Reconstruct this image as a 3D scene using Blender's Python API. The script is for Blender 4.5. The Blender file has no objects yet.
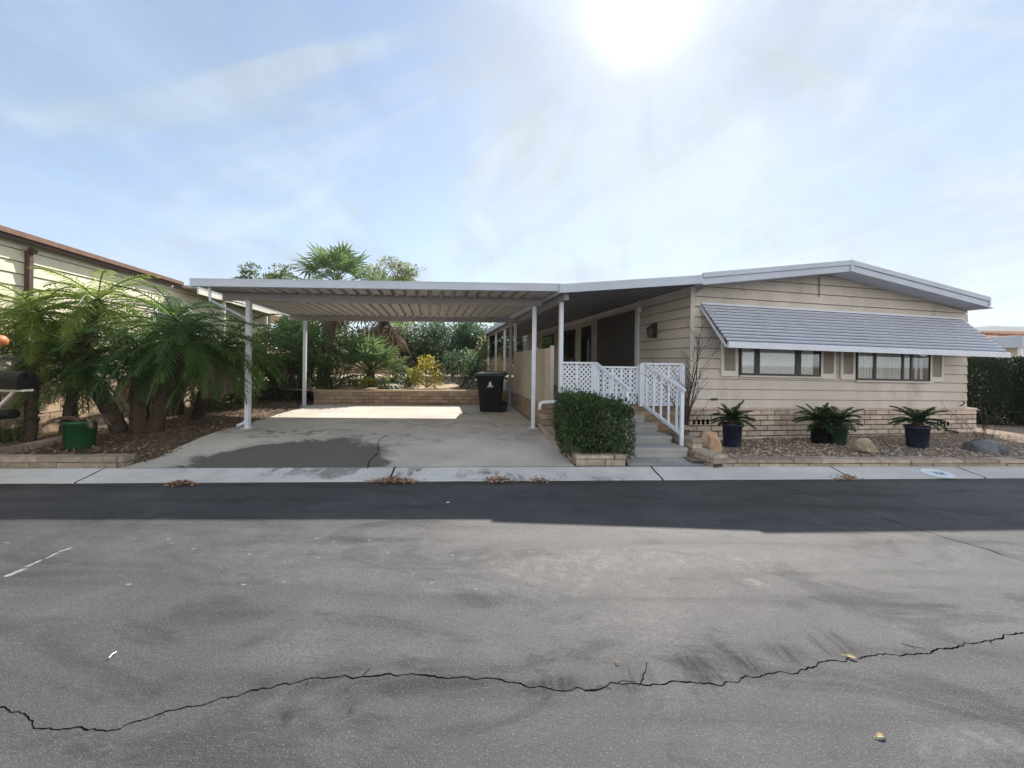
import bpy, math, random
from mathutils import Vector, Matrix, Quaternion, noise as mnoise
rnd = random.Random(7)
C = bpy.context.scene.collection
PI = math.pi

# ------------------------------------------------------------------ measuring (photo pixel -> place in the lot)
F, CX, CY, EYE, ROLL = 384.0, 512.0, 362.0, 1.5, math.radians(0.7)
def uv_(px, py):
    a, b = (px-CX)/F, (CY-py)/F
    c, s = math.cos(ROLL), math.sin(ROLL)
    return a*c-b*s, a*s+b*c
def G(px, py, z=0.0):
    u, v = uv_(px, py); y = (z-EYE)/v
    return Vector((u*y, y, z))
def P(px, py, y):
    u, v = uv_(px, py)
    return Vector((u*y, y, EYE+v*y))

# ------------------------------------------------------------------ mesh builder
class MB:
    def __init__(s): s.v=[]; s.f=[]; s.m=[]
    def face(s, pts, m=0):
        b=len(s.v); s.v += [tuple(p) for p in pts]; s.f.append(tuple(range(b,b+len(pts)))); s.m.append(m)
    def grid(s, rows, m=0, close=False):
        b=len(s.v); n=len(rows[0])
        for r in rows: s.v += [tuple(p) for p in r]
        for i in range(len(rows)-1):
            for j in range(n if close else n-1):
                k=(j+1)%n
                s.f.append((b+i*n+j, b+i*n+k, b+(i+1)*n+k, b+(i+1)*n+j)); s.m.append(m)
        return b
    def box(s, f, a, b, c, m=0):
        v=[Vector(f(x,y,z)) for x in a for y in b for z in c]
        o=len(s.v); s.v += [tuple(p) for p in v]
        e1=v[4]-v[0]; e2=v[2]-v[0]; e3=v[1]-v[0]
        fl=[(0,1,3,2),(4,6,7,5),(0,4,5,1),(2,3,7,6),(0,2,6,4),(1,5,7,3)]
        if e1.cross(e2).dot(e3) < 0: fl=[t[::-1] for t in fl]
        for t in fl: s.f.append(tuple(o+i for i in t)); s.m.append(m)
    def prism(s, bottom, top, m=0):
        b=len(s.v); n=len(bottom)
        s.v += [tuple(p) for p in bottom]+[tuple(p) for p in top]
        s.f.append(tuple(range(b+n-1,b-1,-1))); s.f.append(tuple(range(b+n,b+2*n))); s.m += [m,m]
        for i in range(n):
            j=(i+1)%n; s.f.append((b+i,b+j,b+n+j,b+n+i)); s.m.append(m)
    def tube(s, pts, rad, n=6, m=0, cap=True):
        pts=[Vector(p) for p in pts]
        if not hasattr(rad,'__len__'): rad=[rad]*len(pts)
        rows=[]; ref=None
        for i,p in enumerate(pts):
            t=(pts[min(i+1,len(pts)-1)]-pts[max(i-1,0)])
            t=t.normalized() if t.length>1e-9 else Vector((0,0,1))
            if ref is None: ref = Vector((1,0,0)) if abs(t.x)<.8 else Vector((0,1,0))
            a=(ref-t*ref.dot(t)).normalized(); b=t.cross(a); ref=a
            rows.append([p+(a*math.cos(2*PI*k/n)+b*math.sin(2*PI*k/n))*rad[i] for k in range(n)])
        o=s.grid(rows, m, True)
        if cap:
            s.f.append(tuple(range(o+n-1,o-1,-1))); s.m.append(m)
            e=o+(len(rows)-1)*n; s.f.append(tuple(range(e,e+n))); s.m.append(m)
    def bar(s, p, q, w, t, up=(0,0,1), m=0):
        p,q,up=Vector(p),Vector(q),Vector(up); d=(q-p).normalized()
        a=d.cross(up).normalized(); b=a.cross(d)
        L=(q-p).length
        s.box(lambda x,y,z: p+d*x+a*y+b*z, (0,L),(-w/2,w/2),(-t/2,t/2), m)
    def lathe(s, c, prof, n=20, m=0, wob=0):
        c=Vector(c)
        rows=[[c+Vector((r*math.cos(2*PI*k/n), r*math.sin(2*PI*k/n), z)) for k in range(n)] for r,z in prof]
        s.grid(rows, m, True)
    def leaf(s, p, d, nrm, L, w, m=0):
        p,d=Vector(p),Vector(d).normalized(); a=d.cross(Vector(nrm))
        if a.length<1e-4: a=d.orthogonal()
        a.normalize(); b=a.cross(d)
        mid=p+d*L*.45
        s.face([p, mid+a*w*.5+b*w*.15, p+d*L, mid-a*w*.5+b*w*.15], m)

def world_loc(o):
    m=Matrix.Translation(o.location) @ o.rotation_euler.to_matrix().to_4x4()
    return (world_loc(o.parent) @ m) if o.parent else m
def obj(name, mb, mats, parent=None, smooth=False):
    me=bpy.data.meshes.new(name)
    vs=[Vector(v) for v in mb.v]
    if parent:
        inv=world_loc(parent).inverted(); vs=[inv@v for v in vs]
    me.from_pydata(vs, [], mb.f)
    if not isinstance(mats,(list,tuple)): mats=[mats]
    for m in mats: me.materials.append(m)
    me.polygons.foreach_set('material_index', [min(i,len(mats)-1) for i in mb.m])
    if smooth: me.polygons.foreach_set('use_smooth',[True]*len(me.polygons))
    me.update()
    ul=me.uv_layers.new(name='UVMap').data
    for p in me.polygons:
        n=p.normal
        if abs(n.z)>.75: ax,ay=Vector((1,0,0)),Vector((0,1,0))
        else:
            ax=Vector((-n.y,n.x,0)).normalized(); ay=Vector((0,0,1))
        for li in p.loop_indices:
            q=me.vertices[me.loops[li].vertex_index].co
            ul[li].uv=(q.dot(ax), q.dot(ay))
    o=bpy.data.objects.new(name, me); C.objects.link(o)
    if parent: o.parent=parent
    return o
def tag(o, label=None, cat=None, group=None, kind=None):
    if label: o['label']=label
    if cat: o['category']=cat
    if group: o['group']=group
    if kind: o['kind']=kind
    return o
def thing(name, label, cat, loc=(0,0,0), group=None):
    o=bpy.data.objects.new(name, None); C.objects.link(o); o.location=loc; o.empty_display_size=.2
    return tag(o,label,cat,group)
def struct(name, mb, mats, kind='structure', smooth=False):
    o=obj(name, mb, mats, None, smooth); o['kind']=kind; return o
def copy_tree(o, parent=None):
    c=o.copy(); C.objects.link(c)
    if parent: c.parent=parent
    for ch in list(o.children): copy_tree(ch, c)
    return c

# ------------------------------------------------------------------ materials
class NT:
    def __init__(s, tree): s.t=tree; s.n=tree.nodes; s.l=tree.links
    def new(s, typ, **kw):
        n=s.n.new(typ)
        for k,v in kw.items(): setattr(n,k,v)
        return n
    def set(s, sock, v):
        if hasattr(v,'is_output') or isinstance(v, bpy.types.NodeSocket): s.l.new(v, sock)
        else:
            if isinstance(v,(tuple,list)) and len(v)==3 and sock.type=='RGBA': v=(*v,1)
            sock.default_value=v
    def math(s, op, a, b=0.0, clamp=False):
        n=s.new('ShaderNodeMath', operation=op, use_clamp=clamp); s.set(n.inputs[0],a); s.set(n.inputs[1],b); return n.outputs[0]
    def mix(s, fac, a, b, mode='MIX'):
        n=s.new('ShaderNodeMix', data_type='RGBA', blend_type=mode)
        s.set(n.inputs[0],fac); s.set(n.inputs[6],a); s.set(n.inputs[7],b); return n.outputs[2]
    def noise(s, vec, scale, detail=4, rough=.55, dist=0):
        n=s.new('ShaderNodeTexNoise'); s.l.new(vec,n.inputs['Vector'])
        n.inputs['Scale'].default_value=scale; n.inputs['Detail'].default_value=detail
        n.inputs['Roughness'].default_value=rough; n.inputs['Distortion'].default_value=dist
        return n.outputs['Fac']
    def ramp(s, v, lo, hi, a=0.0, b=1.0):
        n=s.new('ShaderNodeMapRange'); n.interpolation_type='SMOOTHSTEP'
        s.set(n.inputs[0],v); n.inputs[1].default_value=lo; n.inputs[2].default_value=hi
        n.inputs[3].default_value=a; n.inputs[4].default_value=b; return n.outputs[0]
    def mapping(s, vec, scale=(1,1,1), loc=(0,0,0), rot=(0,0,0)):
        n=s.new('ShaderNodeMapping'); s.l.new(vec,n.inputs[0])
        n.inputs['Scale'].default_value=scale; n.inputs['Location'].default_value=loc; n.inputs['Rotation'].default_value=rot
        return n.outputs[0]
def newmat(name):
    m=bpy.data.materials.new(name); m.use_nodes=True
    t=NT(m.node_tree); b=t.n['Principled BSDF']
    return m,t,b
def mul(c,k): return tuple(min(1,max(0,x*k)) for x in c)
def pbr(name, base, rough=.7, var=.15, scale=4, bump=.15, bscale=60, island=0.0, metal=0.0, dirt=0.0, dirtcol=(.12,.09,.06), spec=.4, alt=None, stretch=(1,1,1)):
    m,t,b=newmat(name)
    co=t.new('ShaderNodeTexCoord').outputs['Object']
    co=t.mapping(co, stretch)
    n1=t.noise(co,scale,5)
    col=t.mix(t.ramp(n1,.3,.7), mul(base,1-var), alt or mul(base,1+var))
    if island:
        r=t.new('ShaderNodeNewGeometry').outputs['Random Per Island']
        k=t.ramp(r,0,1,1-island,1+island)
        vm=t.new('ShaderNodeVectorMath',operation='SCALE'); t.l.new(col,vm.inputs[0]); t.l.new(k,vm.inputs['Scale']); col=vm.outputs[0]
    if dirt:
        d=t.noise(co,scale*.6,6,.7); d2=t.noise(co,scale*7,3)
        f=t.math('MULTIPLY', t.ramp(d,.48,.72,0,dirt), t.ramp(d2,.3,.6))
        col=t.mix(f,col,dirtcol)
    t.l.new(col,b.inputs['Base Color'])
    b.inputs['Roughness'].default_value=rough; b.inputs['Metallic'].default_value=metal
    b.inputs['Specular IOR Level'].default_value=spec
    if bump:
        bp=t.new('ShaderNodeBump'); bp.inputs['Strength'].default_value=bump; bp.inputs['Distance'].default_value=.01
        t.l.new(t.noise(co,bscale,4,.6),bp.inputs['Height']); t.l.new(bp.outputs[0],b.inputs['Normal'])
    return m
def leafmat(name, c1, c2, trans=.35, rough=.45, tcol=None):
    m,t,b=newmat(name)
    r=t.new('ShaderNodeNewGeometry').outputs['Random Per Island']
    co=t.new('ShaderNodeTexCoord').outputs['Object']
    n=t.noise(co,2.2,3)
    f=t.math('ADD', t.math('MULTIPLY',r,.6), t.ramp(n,.35,.65,0,.4))
    col=t.mix(f,c1,c2)
    t.l.new(col,b.inputs['Base Color']); b.inputs['Roughness'].default_value=rough
    b.inputs['Specular IOR Level'].default_value=.35
    tr=t.new('ShaderNodeBsdfTranslucent'); t.l.new(t.mix(.6,col,tcol or mul(c2,1.8)),tr.inputs[0])
    mx=t.new('ShaderNodeMixShader'); mx.inputs[0].default_value=trans
    t.l.new(b.outputs[0],mx.inputs[1]); t.l.new(tr.outputs[0],mx.inputs[2])
    t.l.new(mx.outputs[0], t.n['Material Output'].inputs[0])
    return m

M={}
M['siding']=pbr('siding_beige',(.61,.55,.48),.6,.09,1.5,.06,80,dirt=.5,dirtcol=(.30,.25,.19),stretch=(1,1,.4))
M['siding_n']=pbr('siding_cream',(.80,.73,.55),.6,.05,1.5,.06,80,dirt=.2,dirtcol=(.4,.33,.22))
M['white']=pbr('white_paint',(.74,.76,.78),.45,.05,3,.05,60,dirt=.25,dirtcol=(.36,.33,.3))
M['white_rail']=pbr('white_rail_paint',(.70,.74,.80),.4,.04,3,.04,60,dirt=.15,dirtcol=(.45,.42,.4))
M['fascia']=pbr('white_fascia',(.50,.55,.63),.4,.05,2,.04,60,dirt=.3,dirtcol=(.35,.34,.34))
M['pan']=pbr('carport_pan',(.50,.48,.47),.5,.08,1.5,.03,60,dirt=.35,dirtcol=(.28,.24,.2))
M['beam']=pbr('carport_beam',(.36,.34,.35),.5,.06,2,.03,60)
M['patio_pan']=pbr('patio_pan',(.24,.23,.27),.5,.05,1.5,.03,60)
M['roof']=pbr('roofing',(.45,.44,.43),.8,.15,8,.3,90)
M['brick']=pbr('slump_brick',(.55,.45,.36),.85,.14,9,.5,45,island=.16,dirt=.35,dirtcol=(.2,.15,.1))
M['brick_red']=pbr('ochre_brick',(.33,.245,.165),.85,.14,9,.5,45,island=.18,dirt=.35,dirtcol=(.14,.1,.07))
M['stone']=pbr('border_stone',(.38,.31,.245),.85,.18,12,.7,40,island=.2,dirt=.5,dirtcol=(.14,.11,.08))
M['mortar']=pbr('mortar',(.17,.13,.10),.95,.15,12,.4,80)
M['mortar_dark']=pbr('mortar_dark',(.08,.06,.05),.95,.15,12,.4,80)
M['taupe']=pbr('shutter_taupe',(.30,.26,.215),.6,.06,6,.05,60)
M['trim']=pbr('beige_trim',(.74,.70,.62),.5,.04,3,.03,60,dirt=.2,dirtcol=(.4,.34,.28))
M['panel']=pbr('beige_panel',(.52,.45,.36),.6,.05,2,.05,60,dirt=.3,dirtcol=(.3,.25,.2),stretch=(1,1,.3))
M['darkframe']=pbr('dark_frame',(.045,.043,.045),.4,.1,5,0)
M['interior']=pbr('dark_interior',(.03,.03,.033),.9,.1,5,0)
M['curtain']=pbr('white_curtain',(.85,.85,.82),.9,.03,3,0)
M['blind']=pbr('vertical_blind',(.78,.77,.72),.8,.03,3,0,island=.08)
M['black']=pbr('black_plastic',(.006,.006,.008),.5,.2,6,.05,90,spec=.2,dirt=.3,dirtcol=(.03,.03,.03))
M['blackmetal']=pbr('black_metal',(.008,.008,.009),.5,.2,6,.02,90,spec=.2)
M['lidgrey']=pbr('lid_plastic',(.03,.03,.034),.4,.1,6,.02)
M['terracotta']=pbr('terracotta',(.34,.17,.11),.8,.2,10,.3,60,dirt=.3,island=.1)
M['rust']=pbr('rust_metal',(.20,.105,.07),.6,.2,10,.1)
M['brownpost']=pbr('brown_metal',(.10,.055,.045),.5,.15,5,.05)
M['navy']=pbr('navy_glaze',(.018,.022,.05),.4,.2,6,.1,30,dirt=.45,dirtcol=(.12,.10,.085))
M['greenpot']=pbr('green_plastic',(.015,.085,.03),.45,.15,5,.15,25,dirt=.5,dirtcol=(.05,.07,.035))
M['darkgreenpot']=pbr('dark_green_plastic',(.02,.045,.028),.4,.15,5,.1,25)
M['soil']=pbr('soil',(.11,.075,.05),.95,.3,14,.8,60)
M['bark']=pbr('palm_bark',(.075,.05,.034),.95,.35,22,1.0,40,stretch=(1,1,2.5))
M['bark_grey']=pbr('grey_bark',(.16,.13,.11),.95,.3,18,.8,50)
M['twig']=pbr('twig',(.07,.045,.04),.9,.2,18,.3,70)
M['rock_tan']=pbr('tan_rock',(.50,.30,.17),.9,.22,6,1.0,14,alt=(.58,.42,.28),dirt=.4,dirtcol=(.25,.15,.09))
M['rock_buff']=pbr('buff_rock',(.40,.32,.22),.9,.25,8,1.0,16,dirt=.4,dirtcol=(.2,.15,.1))
M['rock_grey']=pbr('grey_rock',(.13,.13,.14),.85,.3,6,1.0,14,alt=(.22,.22,.23))
M['shadebrown']=pbr('dark_taupe_shade',(.085,.072,.07),.6,.12,3,.03)
M['copper']=pbr('brown_lamp',(.05,.035,.03),.5,.1,5,0)
M['litter']=pbr('dry_leaf',(.33,.18,.095),.9,.25,9,.2,60,island=.5)
M['yleaf']=pbr('yellow_leaf',(.52,.42,.22),.8,.25,30,.1,60)
M['gravelstone']=pbr('gravel_stone',(.33,.26,.20),.9,.2,12,.3,60,island=.55)
M['orange']=pbr('orange_glaze',(.6,.2,.07),.5,.1,6,.05)
M['silver']=pbr('silver_pipe',(.75,.75,.75),.4,.05,6,.02)
M['pinkwall']=pbr('block_wall',(.58,.43,.29),.85,.12,9,.5,45,island=.1,dirt=.25,dirtcol=(.25,.18,.12))
M['ylwall']=pbr('far_wall',(.50,.36,.2),.9,.1,4,.2,40)
M['palm']=leafmat('palm_leaf',(.020,.058,.024),(.075,.14,.042),.38,.32)
M['palm_mid']=leafmat('mid_palm_leaf',(.034,.085,.022),(.115,.18,.04),.44,.32)
M['palm_light']=leafmat('sunny_palm_leaf',(.09,.16,.03),(.25,.31,.07),.52)
M['fanleaf']=leafmat('fan_palm_leaf',(.05,.10,.035),(.13,.19,.07),.42)
M['deadleaf']=leafmat('dead_frond',(.13,.085,.07),(.32,.22,.16),.25,.8,(.4,.25,.15))
M['sago']=leafmat('cycad_leaf',(.015,.04,.015),(.04,.085,.025),.2,.3)
M['hedge']=leafmat('hedge_leaf',(.012,.034,.010),(.06,.115,.028),.22,.4)
M['shrub']=leafmat('shrub_leaf',(.03,.06,.02),(.11,.16,.045),.42)
M['tree']=leafmat('tree_leaf',(.05,.08,.03),(.12,.16,.06),.42)
M['bluegreen']=leafmat('bluegreen_leaf',(.028,.066,.04),(.09,.15,.08),.4)
M['paleleaf']=leafmat('pale_leaf',(.10,.14,.05),(.22,.24,.10),.45)
M['yellowleaf']=leafmat('yellow_green_leaf',(.14,.17,.02),(.40,.32,.05),.45)
M['cypress']=leafmat('cypress_leaf',(.008,.02,.008),(.018,.036,.014),.08,.6)
M['painted']=pbr('painted_white',(.72,.78,.82),.7,.06,20,.1,90,dirt=.3,dirtcol=(.4,.42,.44))
M['ink']=pbr('faded_blue_paint',(.22,.33,.45),.8,.2,20,0)
M['crack']=pbr('crack_black',(.006,.006,.006),1,.2,20,0,spec=0)  # plain near-black of cracks, road seam and vent slots
M['scuff']=pbr('worn_white_paint',(.26,.26,.255),.9,.25,30,.2,90)

def awningmat():
    m,t,b=newmat('awning_metal')
    co=t.new('ShaderNodeTexCoord').outputs['Object']
    b.inputs['Roughness'].default_value=.38
    n=t.noise(co,1.3,5); col=t.mix(t.ramp(n,.3,.7),(.115,.138,.20),(.16,.185,.25))
    t.l.new(col,b.inputs['Base Color']); return m
M['awning']=awningmat()
M['awning_edge']=pbr('awning_edge',(.68,.71,.77),.4,.05,4,.02,60)

def glassmat():
    m,t,b=newmat('window_glass')
    gl=t.new('ShaderNodeBsdfGlossy'); gl.inputs['Roughness'].default_value=.03; gl.inputs[0].default_value=(.9,.95,1,1)
    tr=t.new('ShaderNodeBsdfTransparent'); tr.inputs[0].default_value=(.86,.88,.88,1)
    fr=t.new('ShaderNodeFresnel'); fr.inputs[0].default_value=1.5
    f=t.math('ADD', fr.outputs[0], .10)
    mx=t.new('ShaderNodeMixShader'); t.l.new(f,mx.inputs[0]); t.l.new(tr.outputs[0],mx.inputs[1]); t.l.new(gl.outputs[0],mx.inputs[2])
    t.l.new(mx.outputs[0],t.n['Material Output'].inputs[0]); return m
M['glass']=glassmat()

def ellipse_mask(t, co, cx, cy, rx, ry, ang=0, soft=.35, wob=None, wobk=.35):
    p=t.mapping(co,(1,1,1),(0,0,0))
    sub=t.new('ShaderNodeVectorMath',operation='SUBTRACT'); t.l.new(co,sub.inputs[0]); sub.inputs[1].default_value=(cx,cy,0)
    r=t.mapping(sub.outputs[0],(1,1,1),(0,0,0),(0,0,-ang))
    r=t.mapping(r,(1/rx,1/ry,0))
    ln=t.new('ShaderNodeVectorMath',operation='LENGTH'); t.l.new(r,ln.inputs[0])
    d=ln.outputs['Value']
    if wob is not None: d=t.math('ADD', d, t.ramp(wob,.25,.75,-wobk,wobk))
    return t.ramp(d,1-soft,1+soft,1,0)

def roadmat():
    m,t,b=newmat('asphalt')
    co=t.new('ShaderNodeTexCoord').outputs['Object']
    big=t.noise(co,.35,5,.6); mid=t.noise(co,1.6,6,.65,.6); fine=t.noise(co,38,3,.7); grit=t.noise(co,110,2,.8)
    col=t.mix(t.ramp(big,.32,.68),(.021,.021,.026),(.050,.049,.055))
    col=t.mix(t.ramp(mid,.45,.72,0,.75),col,(.085,.083,.083))
    # tyre-worn lanes, lengthways streaks
    st=t.noise(t.mapping(co,(.25,3.2,1),(0,0,0),(0,0,.06)),1.2,5,.6)
    col=t.mix(t.ramp(st,.46,.70,0,.6),col,(.03,.03,.03))
    pt=t.noise(t.mapping(co,(.7,1.6,1),(4,2,0),(0,0,.1)),1.1,6,.7,1.2)
    col=t.mix(t.ramp(pt,.50,.60,0,.32),col,(.024,.023,.026)); col=t.mix(t.ramp(pt,.47,.36,0,.30),col,(.11,.105,.106))
    col=t.mix(t.ramp(fine,.35,.65,0,.65),col,(.022,.022,.022))
    col=t.mix(t.ramp(grit,.55,.74,0,.75),col,(.22,.215,.21))
    # worn concrete dust and rubbed paint
    w1=t.noise(co,5,6,.75,.4); pt0=pt
    for (px,py,rx,ry,k) in ((600,560,.9,.16,.55),(545,580,.5,.16,.5),(640,610,.5,.2,.3),(985,745,.22,.06,.7),(755,583,.07,.05,1.3),(250,545,1.2,.2,.35),(300,575,.8,.15,.3),(880,570,1.0,.3,.2)):
        g=G(px,py)
        mk=ellipse_mask(t,co,g.x,g.y,rx,ry,0,.6,w1,.75)
        mk=t.math('MULTIPLY', mk, t.ramp(t.noise(co,9,5,.8),.42,.66,.12,1))
        col=t.mix(t.math('MULTIPLY',mk,k*.45),col,(.24,.235,.225))
    dk=t.math('ADD',t.ramp(pt0,.50,.62,0,.45),t.ramp(st,.46,.70,0,.4))
    for (px,py,rx,ry,ang) in ((700,672,.10,.10,.5),(745,664,.08,.10,.6),(790,655,.09,.10,.5),(835,645,.10,.11,.5),(560,683,.12,.05,.3),(630,678,.1,.06,.4),(290,718,.04,.04,0),(345,710,.05,.04,0)):
        g=G(px,py); mk=ellipse_mask(t,co,g.x,g.y,rx,ry,ang,.7,w1,.6)
        mk=t.math('MULTIPLY',mk,t.ramp(t.noise(t.mapping(co,(14,2.2,1),(0,0,0),(0,0,.5)),1.0,4,.7),.40,.60,.15,1)); dk=t.math('ADD',dk,t.math('MULTIPLY',mk,.7))
        col=t.mix(t.math('MULTIPLY',mk,.75),col,(.03,.029,.029))
    # darker border beside the gutter
    sx=t.new('ShaderNodeSeparateXYZ'); t.l.new(co,sx.inputs[0])
    e=t.math('SUBTRACT', t.math('SUBTRACT', sx.outputs[1], t.math('MULTIPLY',sx.outputs[0],.057)), t.math('ADD',4.79,t.ramp(w1,.3,.7,-.05,.03)))
    col=t.mix(t.ramp(e,-.14,.0,0,.7),col,(.022,.022,.023))
    t.l.new(col,b.inputs['Base Color']); b.inputs['Roughness'].default_value=.62; t.l.new(t.math('SUBTRACT',.82,t.math('MULTIPLY',t.math('MINIMUM',dk,1.0),.62)),b.inputs['Specular IOR Level'])
    bp=t.new('ShaderNodeBump'); bp.inputs['Strength'].default_value=.55; bp.inputs['Distance'].default_value=.012
    h=t.math('ADD', t.noise(co,150,3,.8), t.math('MULTIPLY',t.noise(co,48,3,.6),.5))
    t.l.new(h,bp.inputs['Height']); t.l.new(bp.outputs[0],b.inputs['Normal'])
    return m
M['road']=roadmat()
def concretemat(name, base, stains=()):
    m,t,b=newmat(name)
    co=t.new('ShaderNodeTexCoord').outputs['Object']
    big=t.noise(co,.8,6,.65,.3); mid=t.noise(co,4,5,.7,.5); fine=t.noise(co,60,3,.7)
    col=t.mix(t.ramp(big,.3,.7),mul(base,.86),mul(base,1.12))
    col=t.mix(t.ramp(mid,.5,.8,0,.35),col,mul(base,.6))
    col=t.mix(t.ramp(fine,.55,.8,0,.3),col,mul(base,.55))
    wob=t.noise(co,1.7,6,.7,.6); brk=t.noise(co,2.6,6,.75,.8)
    for (cx,cy,rx,ry,k,c,br) in stains:
        mk=ellipse_mask(t,co,cx,cy,rx,ry,0,.13 if not br else .5,wob,.24 if not br else .6)
        if br: mk=t.math('MULTIPLY',mk,t.ramp(brk,.46,.6))
        col=t.mix(t.math('MULTIPLY',mk,k),col,c)
    t.l.new(col,b.inputs['Base Color']); b.inputs['Roughness'].default_value=.85
    b.inputs['Specular IOR Level'].default_value=.3
    bp=t.new('ShaderNodeBump'); bp.inputs['Strength'].default_value=.3; bp.inputs['Distance'].default_value=.01
    t.l.new(t.math('ADD',fine,mid),bp.inputs['Height']); t.l.new(bp.outputs[0],b.inputs['Normal'])
    return m
M['gutter']=concretemat('gutter_concrete',(.57,.56,.535),((-2.0,4.95,1.6,.16,.7,(.12,.11,.10),True),(.4,4.9,1.2,.12,.6,(.13,.12,.11),True)))
M['driveway']=concretemat('driveway_concrete',(.56,.515,.45),(
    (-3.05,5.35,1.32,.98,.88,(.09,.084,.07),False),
    (-2.9,6.6,1.7,.5,.55,(.15,.13,.12),True),(-1.4,7.9,1.9,.5,.5,(.15,.13,.12),True),(-4.3,7.0,.8,.45,.7,(.10,.09,.085),True),(.0,7.1,.7,.8,.4,(.17,.15,.14),True),(-1.2,9.6,.5,.14,.6,(.10,.09,.085),True)))
M['walk']=concretemat('walk_concrete',(.37,.36,.34),((2.1,6.0,.5,.8,.4,(.14,.13,.12),True),))
def groundmat(name,a,bc):
    m,t,b=newmat(name); co=t.new('ShaderNodeTexCoord').outputs['Object']
    n=t.noise(co,.5,6,.7); n2=t.noise(co,30,4,.7)
    col=t.mix(t.ramp(n,.3,.7),a,bc); col=t.mix(t.ramp(n2,.4,.7,0,.5),col,mul(a,.5))
    t.l.new(col,b.inputs['Base Color']); b.inputs['Roughness'].default_value=.95
    bp=t.new('ShaderNodeBump'); bp.inputs['Strength'].default_value=.8; bp.inputs['Distance'].default_value=.03
    t.l.new(n2,bp.inputs['Height']); t.l.new(bp.outputs[0],b.inputs['Normal']); return m
M['ground']=groundmat('dry_ground',(.19,.14,.095),(.26,.20,.14))
M['gravelbase']=groundmat('gravel_bed_base',(.22,.17,.13),(.32,.25,.19))
M['bedsoil']=groundmat('bed_soil',(.12,.08,.052),(.20,.14,.09))
M['drysoil']=groundmat('dry_soil',(.42,.31,.2),(.52,.40,.27))
M['hill']=groundmat('hill_scrub',(.06,.08,.06),(.10,.11,.08))

# ------------------------------------------------------------------ frames of the lot
DH=Vector((-.19,.982,0)).normalized(); EH=Vector((.982,.19,0)).normalized()
A=Vector((3.35,7.2,0))
TILT=.012
def HW(s,o,h):                   # house: s along the front, o outwards from the front, h up
    p=A+EH*s-DH*o; return Vector((p.x,p.y,h-TILT*s))
def hp(px,py,o=0.0):             # pixel -> (s,h) on the house plane at offset o
    u,v=uv_(px,py); a=A-DH*o
    # a.x+EH.x*s = u*(a.y+EH.y*s)
    s=(u*a.y-a.x)/(EH.x-u*EH.y); y=a.y+EH.y*s
    return s, EYE+v*y+TILT*s
ID=lambda x,y,z: Vector((x,y,z))
KS=.057
def kerb_front(x): return 4.84+KS*x
def kerb_back(x): return 5.19+KS*x

# ------------------------------------------------------------------ the setting
mb=MB(); mb.face([(-900,-300,-.06),(1500,-300,-.06),(1500,1500,-.06),(-900,1500,-.06)])
struct('ground',mb,M['ground'])
mb=MB(); mb.face([(-60,-9-60*KS,0),(60,-9+60*KS,0),(60,kerb_front(60)+.02,0),(-60,kerb_front(-60)+.02,0)])
struct('road',mb,M['road'])
# gutter strip: shallow dish rising to the lots, cut in slabs by joints
mb=MB()
joints=[-45,-12,-7.6]+[G(px,476,.04).x for px in (88,389,659,850,985)]+[11,15,30,50]
for a,b in zip(joints[:-1],joints[1:]):
    a2,b2=a+.012,b-.012
    n=max(2,int((b-a)/.4)); rows=[]
    for t_,zz in ((-.01,-.05),(0,.014),(.1,.022),(.5,.045),(.9,.078),(1.0,.082)):
        row=[]
        for k in range(n+1):
            x=a2+(b2-a2)*k/n
            y=kerb_front(x)+(kerb_back(x)-kerb_front(x))*t_ + (0.012*mnoise.noise((x*2,0,0)) if t_<=0 else 0)
            row.append((x+ (.03*(1-t_) if k==0 or k==n else 0),y,zz))
        rows.append(row)
    mb.grid(rows)
struct('gutter',mb,M['gutter'])
mb=MB(); mb.face([(-45,kerb_front(-45)+.03,.006),(50,kerb_front(50)+.03,.006),(50,kerb_back(50)-.02,.03),(-45,kerb_back(-45)-.02,.03)])
struct('gutter_base',mb,M['mortar_dark'])
# driveway slab
def drive_z(y): 
    t_=min(1,max(0,(y-5.2)/1.6)); return .084+.116*t_*t_*(3-2*t_)
mb=MB(); rows=[]
for i in range(25):
    t_=i/24; row=[]
    for k in range(13):
        s=k/12
        xl=-4.98-.03*t_*0 - (.78*t_ if t_>0 else 0); xr=.88-.92*t_
        x=xl+(xr-xl)*s; y0=kerb_back(x)+.012; y1=11.15+.45*s
        y=y0+(y1-y0)*t_; row.append((x,y,drive_z(y)))
    rows.append(row)
mb.grid(rows); struct('driveway',mb,M['driveway'])
# walkway
mb=MB(); 
w=[(1.62,kerb_back(1.62)+.012,.088),(2.72,kerb_back(2.72)+.012,.088),(2.6,5.75,.125),(1.7,5.72,.125)]
mb.face(w); struct('walkway',mb,M['walk'])
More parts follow.
